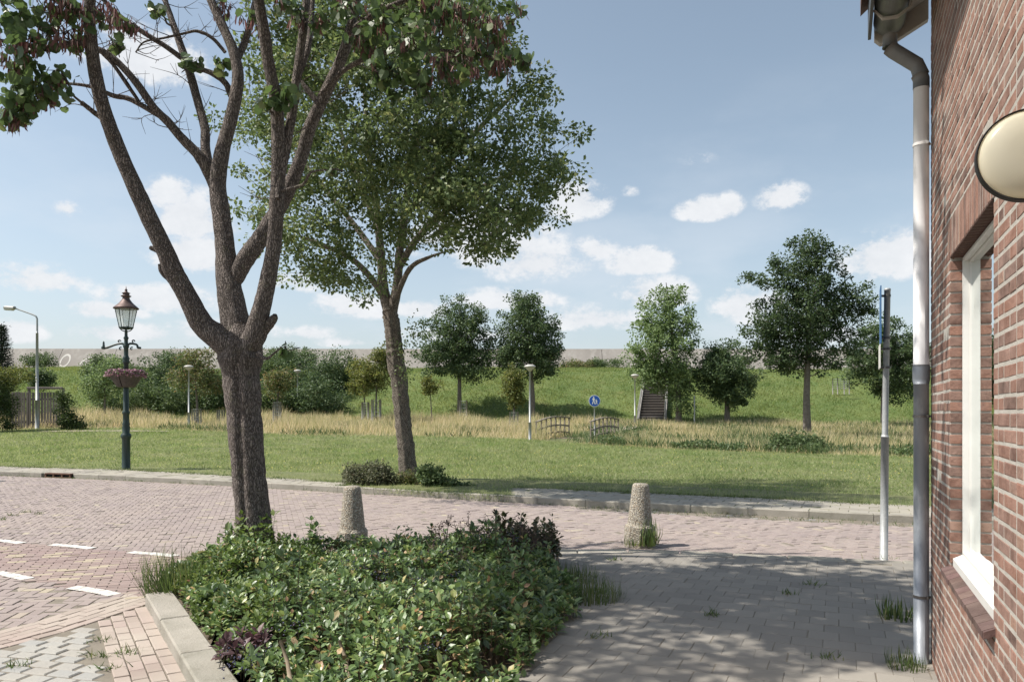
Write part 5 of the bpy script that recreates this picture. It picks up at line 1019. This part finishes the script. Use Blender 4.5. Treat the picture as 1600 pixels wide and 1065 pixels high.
grass('lawn_tufts', 'taller tufts and clover scattered through the mown grass', 90000, (-34, 26), (11, 46), lambda X, Y: (Y > grass_y(X)+.1) & (Y < mow_y(X)) & (np.sin(X*1.9+np.sin(Y*.9)*2)*np.sin(Y*1.3+X*.5) > .15), lambda X, Y: .15+.03*np.sin(X*3), lambda X, Y: .016*Y/14, mat('clover', rough=.6, ramp=[(0, (.10, .16, .05)), (.6, (.16, .225, .08)), (.9, (.24, .28, .12)), (1, (.42, .40, .26))], trans=.4), .7, LEAF_DIAMOND)
grass('edge_grass', 'longer grass fringe along the pavement behind the far kerb', 150000, (-20, 12), (10, 26), lambda X, Y: (Y > grass_y(X)-.30+.22*np.sin(X*2.3)*np.sin(X*.7+1)) & (Y < grass_y(X)+.9), .13, .010, G_green, .6)
def dryh(X, Y): return ((.55+.22*np.sin(X*.5+Y*.3)+.15*np.sin(X*1.3)+.12*np.sin(X*2.9+Y))*(1-.45*sstep(1, 7, X)))*sstep(0, 2.0, Y-mow_y(X))+.14
grass('dry_grass', 'tall straw coloured dry grass band at the foot of the dike', 210000, (-48, 38), (22, 61), lambda X, Y: (Y > mow_y(X)+rng.normal(0, .35, len(X))) & (Y < 60) & ~((np.abs(X-3.6-(Y-40)*.33) < 1.9) & (Y > 38) & (Y < 52)), dryh, lambda X, Y: .028*Y/40, G_dry, .28)
grass('dike_grass', 'green grass covering the dike slope', 260000, (-80, 80), (58, 84), lambda X, Y: ~((np.abs(X-11-(Y-60)*.22) < 1.3) & (Y > 59)), lambda X, Y: .26*wv(X, Y), .05, G_dike, .6)
grass('green_weeds', 'green weeds mixed into the dry grass along the ditch', 85000, (-45, 38), (24, 58), lambda X, Y: (np.sin(X*.55+Y*.33)*np.sin(X*.21-Y*.5) > .25-.5*sstep(2, 8, X)) & (Y > mow_y(X)), .5, .06, L_shrub, .5, LEAF_DIAMOND)
# ditch growth: darker low plants on the right, in front of the dry band
n = 9000; X = rng.uniform(3.2, 18, n); X = X[np.sin(X*1.3)*np.sin(X*.47+1) > -.12]; n = len(X); Y = mow_y(X)+1.2+rng.normal(0, .45, n); n_ = len(X); V, Fs = scatter(LEAF_DIAMOND, np.c_[X, Y, TZ(X, Y)+rng.random(n_)*.42*(.5+.5*np.abs(np.sin(X*1.7)))], rdir(n_)+(0, 0, .6), rdir(n_), rng.uniform(.07, .14, n_)); tag(mesh_obj('ditch_plants', V, Fs, L_shrub), 'low dark leafy plants along the ditch in front of the dry grass on the right', 'plants', kind='stuff')
px_bush('ditch_bush', 'leafy bush at the foot of the oak trunk', 'bush', [(1240, 690, 34, 18), (1215, 695, 20, 10), (1268, 693, 20, 12)], 32, 708, L_shrub, m_stem, .10, 70, 60, .28)
px_bush('ditch_bush', 'leafy bush just right of the footbridge railing', 'bush', [(975, 684, 24, 10), (1000, 690, 12, 8), (945, 690, 16, 6)], 38.5, 697, L_shrub, m_stem, .10, 60, 50, .28)
# yellow flowers in the lawn
n = 2600; X = rng.uniform(-20, 22, n); Y = rng.uniform(13, 34, n); k = (Y > grass_y(X)+.3) & (Y < mow_y(X)) & (np.sin(X*.9+1)*np.sin(Y*.7+X*.2) > -.1); X, Y = X[k], Y[k]; n = len(X)
V, Fs = scatter(LEAF_DIAMOND, np.c_[X, Y, TZ(X, Y)+rng.uniform(.10, .19, n)], rdir(n), np.tile((0., -.5, 1.), (n, 1)), np.full(n, .03)); tag(mesh_obj('yellow_flowers', V, Fs, mat('buttercup', (.62, .52, .10), .6)), 'tiny yellow flowers scattered through the mown grass', 'flowers', kind='stuff')

# ---- bushes at the foot of the middle tree
L_dusty = leafm('dusty_leaves', [(0, (.06, .075, .04)), (.5, (.10, .11, .06)), (1, (.17, .165, .10))], .3)
px_bush('roadside_bush', 'grey green low bush left of the grey barked trunk behind the kerb', 'bush', [(575, 745, 38, 18), (555, 742, 22, 16), (600, 750, 26, 16), (590, 735, 20, 14)], 17.4, 768, L_dusty, m_stem, .055, 90, 80, .17)
px_bush('roadside_bush', 'darker bush right of the grey barked trunk behind the kerb', 'bush', [(678, 752, 26, 22), (690, 760, 24, 14), (668, 735, 12, 12), (715, 765, 24, 8)], 17.0, 772, L_shrub, m_stem, .06, 80, 80, .17)
px_bush('roadside_bush', 'tangle of brownish weeds right at the foot of the grey barked trunk', 'bush', [(636, 752, 16, 16), (625, 760, 16, 10), (650, 757, 12, 12)], 17.3, 768, L_orange, m_stem, .045, 40, 60, .13)
#@@SECTION4
# ================================================================== PLANTED BED
m_bed = mat('bed_soil', (.09, .07, .05), .95, (.14, .11, .08), 6, 6, .6, 40)
BED = [tuple(A-kn*.2+kd*.0), (-3.45, 7.4), (-3.5, 8.6), (-3.0, 9.0), (-2.2, 9.15), (-1.2, 9.3), (-.2, 9.1), (.25, 8.6), (.50, 7.6), (.62, 6.9), (.55, 6.1), (.24, 5.2), (-.02, 4.2), (.0, 2.6), (-1.3, 2.0), tuple(C_-kn*.22)]
o = MB().prism(BED[::-1], -.1, .062).build('planting_soil', m_bed); o['kind'] = 'structure'
BP = np.array(BED)
def edge_d(X, Y):
    d = np.full(len(X), 9.)
    for i in range(len(BP)):
        a, b = BP[i], BP[(i+1) % len(BP)]; v = b-a; t_ = np.clip(((X-a[0])*v[0]+(Y-a[1])*v[1])/(v@v), 0, 1); d = np.minimum(d, np.hypot(X-a[0]-t_*v[0], Y-a[1]-t_*v[1]))
    return d
def BH(X, Y):
    h = .15-.05*sstep(7.9, 8.8, Y)*(X < -.7)+.19*np.exp(-((X-.05)**2/.7+(Y-7.9)**2/.5))+.16*np.exp(-((X+.6)**2/1.4+(Y-5.0)**2/1.3))+.08*np.sin(X*3.1+Y*1.7)*np.sin(Y*2.7-X)+.075*np.sin(X*7.3+1)*np.sin(Y*6.1)
    h = np.maximum(h, .06)
    return h*(.35+.65*sstep(0, .6, edge_d(X, Y)))+.03
L_bed = mat('bed_leaves', rough=.40, ramp=[(0, (0.056, 0.095, 0.040)), (.3, (0.104, 0.167, 0.063)), (.7, (0.167, 0.254, 0.088)), (.9, (0.270, 0.342, 0.127)), (.96, (0.428, 0.428, 0.174)), (.985, (0.508, 0.317, 0.174)), (1, (0.349, 0.222, 0.143))], trans=.32, spec=.65)
def shoots(name, label, n, poly, hf, per, ls, matl, lo=.45, spread=.07, tmpl=LEAF_FOLD, test=None, kind='stuff', parent=None, off=(0, 0, 0)):
    bb = bbox(poly); X = rng.uniform(bb[0], bb[1], n); Y = rng.uniform(bb[2], bb[3], n); k = inpoly(X, Y, poly)
    if test is not None: k &= test(X, Y)
    X, Y = X[k], Y[k]; n = len(X); H = hf(X, Y)*rng.uniform(.6, 1.3, n); lean = rng.normal(0, .25, (n, 2)); Pp, Ax, Up, Sz = [], [], [], []
    for j in range(per):
        f_ = 1-.13*(j//3)-rng.random(n)*.06; z = .06+H*f_; z = np.maximum(z, .07); a = j*2.4+X*7+rng.normal(0, .4, n); el = .75-.38*(j//3)+rng.normal(0, .28, n)
        d = np.c_[np.cos(a)*np.cos(el), np.sin(a)*np.cos(el), np.sin(el)]; p = np.c_[X+lean[:, 0]*(f_-1)*H, Y+lean[:, 1]*(f_-1)*H, z]+d*.012
        Pp.append(p); Ax.append(d+rng.normal(0, .12, (n, 3))); Up.append(np.tile((0, 0, 1.), (n, 1))+rng.normal(0, .25, (n, 3))); Sz.append(ls*rng.uniform(.55, 1.45, n))
    sz = np.concatenate(Sz); V, Fs = scatter(tmpl, np.concatenate(Pp)-np.array(off), np.concatenate(Ax), np.concatenate(Up), sz, sz*rng.uniform(.8, 1.1, len(sz)))
    o = mesh_obj(name, V, Fs, matl, parent)
    if label: tag(o, label, 'shrubs' if kind else None, kind=kind)
    # stems
    mb = MB(); T_ = np.array([(0, 1, 4, 3), (1, 2, 5, 4), (2, 0, 3, 5)]); q = np.arange(3)*2*math.pi/3; st_ = np.stack([np.cos(q), np.sin(q), 0*q], -1)*.004
    b0_ = np.c_[X+lean[:, 0]*-.6*H, Y+lean[:, 1]*-.6*H, np.full(n, .04)]-np.array(off); t0_ = np.c_[X, Y, .06+H*.97]-np.array(off); V = np.concatenate([b0_[:, None]+st_[None], t0_[:, None]+st_[None]*.6], 1).reshape(-1, 3); Fq = (T_[None]+(np.arange(n)*6)[:, None, None]).reshape(-1, 4)
    s2 = mesh_obj('shrub_stems' if kind else 'stems', V, Fq, m_stem, parent)
    if kind: tag(s2, 'thin brown stems under the leaves of the planted bed', 'stems', kind='stuff')
    return o
inner = lambda X, Y: (edge_d(X, Y) > .06) & (Y > 3.2) & (np.sin(X*6.3+2*np.sin(Y*3))*np.sin(Y*5.1+1.5*np.sin(X*4)) > -.42)
shoots('evergreen_shrubs', 'glossy green leaf mass of low shrubs filling the kerbed bed', 9800, BED, BH, 9, .050, L_bed, test=inner)
# lower fill so the soil does not shine through
n = 8000; X = rng.uniform(-3.5, .8, n); Y = rng.uniform(3.2, 9.3, n); k = inpoly(X, Y, BED) & (edge_d(X, Y) > .04); X, Y = X[k], Y[k]; n = len(X)
V, Fs = scatter(LEAF_FOLD, np.c_[X, Y, .07+BH(X, Y)*rng.uniform(.0, .75, n)], rdir(n), np.tile((0, 0, 1.), (n, 1))+rng.normal(0, .5, (n, 3)), rng.uniform(.045, .08, n)); tag(mesh_obj('shrub_underleaves', V, Fs, L_bed), 'shaded lower leaves of the shrubs in the kerbed bed', 'shrubs', kind='stuff')
# ivy spilling over the left part: smaller leaves
leftp = [(-3.5, 6.6), (-3.5, 8.7), (-2.5, 9.0), (-1.9, 8.0), (-1.6, 6.4), (-1.6, 4.8), (-2.1, 4.6)]
L_small = mat('small_bed_leaves', rough=.5, ramp=[(0, (0.054, 0.090, 0.026)), (.6, (0.102, 0.156, 0.042)), (1, (0.180, 0.228, 0.072))], trans=.35)
shoots('small_leaved_shrubs', 'small leaved bright green cover at the left side of the kerbed bed', 2600, leftp, lambda X, Y: BH(X, Y)*1.06, 9, .045, L_small, test=lambda X, Y: inpoly(X, Y, BED) & (edge_d(X, Y) > .03) & (np.sin(X*5)*np.sin(Y*4+1) > -.35))
L_maho = mat('mahonia_leaves', rough=.42, ramp=[(0, (.06, .10, .045)), (.6, (.12, .18, .075)), (.9, (.20, .25, .11)), (1, (.30, .24, .12))], trans=.3, spec=.45)
shoots('broad_leaved_shrubs', 'broader glossy leaves standing above the rest of the bed towards the front and right', 420, BED, lambda X, Y: BH(X, Y)*1.1+.05, 11, .072, L_maho, test=lambda X, Y: inner(X, Y) & (np.sin(X*3.3+1.2)*np.sin(Y*2.4+X) > -.1) & (Y < 8))
n = 1500; X = rng.uniform(-3.3, .6, n); Y = rng.uniform(3.5, 9.1, n); k = inpoly(X, Y, BED) & (edge_d(X, Y) > .02); X, Y = X[k], Y[k]; n = len(X)
V, Fs = scatter(LEAF_FOLD, np.c_[X, Y, .08+BH(X, Y)*rng.uniform(.2, .95, n)], rdir(n), rdir(n)+(0, 0, .8), rng.uniform(.03, .07, n)); tag(mesh_obj('dead_leaves', V, Fs, mat('dead_leaf', rough=.8, ramp=[(0, (.16, .10, .06)), (.6, (.28, .19, .11)), (1, (.42, .33, .20))])), 'dry brown leaves caught among the shrubs of the bed', 'leaves', kind='stuff')
shoots('stray_shoots', 'single shoots sticking out above the low shrubs of the bed', 110, BED, lambda X, Y: BH(X, Y)*1.15+rng.uniform(.06, .20, len(X)), 7, .05, L_bed, test=inner)
# berries
OCT = (np.array([(1, 0, 0), (-1, 0, 0), (0, 1, 0), (0, -1, 0), (0, 0, 1), (0, 0, -1.)])*.5, [np.array([(0, 2, 4), (2, 1, 4), (1, 3, 4), (3, 0, 4), (2, 0, 5), (1, 2, 5), (3, 1, 5), (0, 3, 5)])])
bc = [G(*q, z=.4) for q in ((740, 498+360), (720, 880), (640, 900), (600, 880), (430, 915), (410, 975), (470, 960), (660, 930), (660, 1000), (590, 870), (555, 875), (800, 850), (835, 845), (850, 835), (690, 835), (760, 845), (620, 1050), (380, 985), (700, 850))]
pp = []
for c in bc:
    if c[1] > 8.9 or c[1] < 4.2: c = c*np.array([8.4/max(c[1], 1), 8.4/max(c[1], 1), 1])
    z = float(BH(np.array([c[0]]), np.array([c[1]]))[0])+.09; m_ = 44; pp.append(np.array([c[0], c[1], z])+rng.normal(0, 1, (m_, 3))*np.array([.07, .06, .035]))
p = np.concatenate(pp); n = len(p); V, Fs = scatter(OCT, p, rdir(n), rdir(n), rng.uniform(.011, .016, n)); o = mesh_obj('berries', V, Fs, mat('berry_blue', rough=.5, ramp=[(0, (.03, .03, .06)), (.7, (.06, .065, .13)), (1, (.12, .07, .10))]), None, True); tag(o, 'small blue black berry clusters on the shrubs of the bed', 'berries', kind='stuff')
m_wd = mat('pale_stem', (.32, .26, .18), .8, (.22, .17, .12), 9)
tw = []
def plant(name, label, cat, loc, per_poly_r, n, hf, per, ls, matl, tmpl=LEAF_FOLD, group=None):
    r = thing(name, loc, label, cat, group); a = np.arange(12)*math.pi/6; poly = [(loc[0]+math.cos(t_)*per_poly_r, loc[1]+math.sin(t_)*per_poly_r) for t_ in a]
    o = shoots('leaves', None, n, poly, hf, per, ls, matl, kind=None, parent=r, off=loc, tmpl=tmpl); return r
L_purple = mat('purple_leaves', rough=.45, ramp=[(0, (.05, .028, .032)), (.6, (.09, .045, .05)), (1, (.13, .075, .07))], trans=.25, spec=.5)
plant('purple_shrub', 'small purple leaved shrub at the front left kerb of the bed', 'shrub', (-1.72, 4.92, 0), .17, 34, lambda X, Y: np.full(len(X), .17), 9, .055, L_purple)
plant('berry_shrub', 'taller shrub with dark seed heads at the back right of the bed', 'shrub', (.12, 8.25, 0), .38, 260, lambda X, Y: .36+.12*np.sin(X*9)*np.sin(Y*8), 12, .055, mat('bronze_leaves', rough=.5, ramp=[(0, (.03, .04, .02)), (.5, (.06, .075, .03)), (1, (.11, .08, .05))], trans=.25))
plant('upright_shoot', 'single leafy shoot standing up between trunk and bollard in the bed', 'shrub', (-2.18, 8.55, 0), .10, 24, lambda X, Y: rng.uniform(.15, .46, len(X)), 8, .065, L_bed)
plant('trunk_creeper', 'creeper leaves clinging to the foot of the dark forked trunk', 'climbing plant', (-2.86, 8.42, 0), .26, 110, lambda X, Y: rng.uniform(.12, .42, len(X)), 8, .06, L_small)
# seed heads standing above the back right
mb = MB(); C2 = []
for k in range(26):
    x, y = -.15+rng.uniform(-.7, .5), 8.0+rng.normal(0, .3); h0 = float(BH(np.array([x]), np.array([y]))[0]); t_ = np.array([x+rng.normal(0, .05), y, h0+rng.uniform(.12, .24)]); mb.tube([(x, y, .1), tuple(t_)], [.005, .003], 4)
    for j in range(7): e = t_+rng.normal(0, .035, 3); mb.tube([tuple(t_-(0, 0, .04)), tuple(e)], [.003, .002], 3); C2.append(e)
tag(mb.build('seed_stalks', m_stem), 'dry brown seed stalks above the back right of the bed', 'stalks', kind='stuff')
C2 = np.array(C2); p = np.repeat(C2, 5, 0)+rng.normal(0, .012, (len(C2)*5, 3)); V, Fs = scatter(OCT, p, rdir(len(p)), rdir(len(p)), np.full(len(p), .013)); tag(mesh_obj('seed_heads', V, Fs, mat('seed_brown', (.07, .045, .045), .8)), 'dark seed heads above the back right of the bed', 'seed heads', kind='stuff')
def tuft(name, label, loc, r_, n, h, wd, matl, lean=.45, cat='grass tuft', group=None, tmpl=BLADE):
    t_ = thing(name, loc, label, cat, group); a = rng.random(n)*6.283; q = rng.random(n)**.5*r_; p = np.c_[np.cos(a)*q, np.sin(a)*q, np.zeros(n)]; ax = np.c_[np.cos(a)*lean*rng.random(n)*1.6, np.sin(a)*lean*rng.random(n)*1.6, np.ones(n)]
    V, Fs = scatter(tmpl, p, ax, np.c_[-np.cos(a), -np.sin(a), np.full(n, .3)], h*rng.uniform(.5, 1.2, n), np.full(n, wd)); mesh_obj('blades', V, Fs, matl, t_); return t_
G_tuft = mat('tuft_blades', rough=.55, ramp=[(0, (.05, .085, .025)), (.7, (.10, .15, .045)), (1, (.22, .21, .10))], trans=.35)
tuft('grass_tuft', 'long bladed grass tuft at the back left corner of the kerbed bed', (-3.12, 7.02, .05), .26, 330, .38, .009, G_tuft, .8)
tuft('grass_tuft', 'low grass tuft spilling over the right edge of the bed onto the paving', (.68, 6.75, .05), .30, 420, .20, .007, G_tuft, .6)
tuft('grass_tuft', 'low grassy fringe further back along the right edge of the bed', (.60, 7.5, .05), .25, 260, .16, .007, G_tuft, .6)
tuft('bollard_weed', 'broad bladed green weed at the foot of the right bollard', (b2[0]+.08, b2[1]-.22, .05), .12, 46, .30, .024, G_tuft, .6, 'weed')
tuft('bollard_weed', 'small light green weed patch left of the right bollard', (b2[0]-.12, b2[1]-.2, .05), .14, 60, .10, .012, G_tuft, .7, 'weed')
tuft('wall_weed', 'green weed growing where the drainpipe meets the paving', (2.52, 4.92, .06), .12, 120, .12, .007, G_tuft, .7, 'weed')
tuft('wall_weed', 'leafy weed on the paving left of the drainpipe, at knee height', (3.05, 6.1, .06), .14, 90, .16, .014, G_tuft, .7, 'weed')
tuft('post_weed', 'small weed beside the foot of the steel sign post', (4.85, 8.62, .05), .1, 50, .12, .01, G_tuft, .7, 'weed')
# scattered low weeds in the joints
def weeds(n, pts, h, spread):
    pts = np.array(pts); i = rng.integers(0, len(pts), n); p = pts[i]+np.c_[rng.normal(0, spread, n), rng.normal(0, spread*.6, n), np.zeros(n)]; return p
W_ = []
for x in np.arange(-16, 12, .22):
    if rng.random() < .7: m_ = int(rng.integers(3, 22)); W_.append(np.c_[x+rng.normal(0, .09, m_), kerb_y(x)-.10-np.abs(rng.normal(0, .04, m_)), np.full(m_, 0.)])
for x in np.arange(1.2, 12, .12):
    m_ = int(rng.integers(2, 14)); W_.append(np.c_[x+rng.normal(0, .08, m_), kerb_y(x)-.45+rng.normal(0, .10, m_), np.full(m_, 0.)])
ex = np.array(EDGE)
for x in np.arange(-.8, 9, .2):
    if rng.random() < .75: m_ = int(rng.integers(2, 16)); W_.append(np.c_[x+rng.normal(0, .08, m_), np.interp(x, ex[:, 0], ex[:, 1])-.01+rng.normal(0, .02, m_), np.full(m_, .01)])
for x in np.arange(-16, 10, .3):
    m_ = int(rng.integers(10, 150)); W_.append(np.c_[x+rng.normal(0, .12, m_), grass_y(x)-.08-np.abs(rng.normal(0, .16, m_)), np.full(m_, .1)])
for q in ((30, 1040), (200, 1020), (170, 1045), (150, 1025), (160, 1000), (20, 805), (5, 812), (40, 800), (60, 803), (960, 885), (1080, 870), (1230, 940), (1290, 1045), (930, 1010), (1270, 925), (1110, 975), (680, 1060)):
    c = G(*q); m_ = 26; W_.append(c+np.c_[rng.normal(0, .05, m_), rng.normal(0, .03, m_), np.zeros(m_)])
p = np.concatenate(W_); p[:, 2] = np.where((p[:, 0] > .3) & (p[:, 1] < 8.6), .074, p[:, 2]); n = len(p); ax = np.c_[rng.normal(0, .7, n), rng.normal(0, .7, n), np.ones(n)]
V, Fs = scatter(BLADE, p, ax, rdir(n), rng.uniform(.025, .085, n), rng.uniform(.005, .011, n)); tag(mesh_obj('paving_weeds', V, Fs, G_tuft), 'little weeds growing in the joints and gutters of the paving', 'weeds', kind='stuff')
# thick pale stems showing in the bed
for (px, py, px2, py2) in ((610, 1060, 640, 1010), (695, 980, 722, 958), (455, 1045, 438, 1000), (545, 1035, 530, 1000)):
    a_ = G(px, py, .25); b_ = G(px2, py2, .42); b_[1] = a_[1]+.12; b_[0] = (px2-800)/F*b_[1]; b_[2] = CH+(HZ-py2)/F*b_[1]; a_[2] = max(a_[2]-.1, .1)
    tag(MB().tube([a_, (a_+b_)/2+(.01, 0, .01), b_], [.014, .012, .009], 8).build('woody_stem', m_wd, None, True), 'thick pale shrub stem showing through the leaves of the bed', 'stem', 'pale stems in the bed')
#@@END
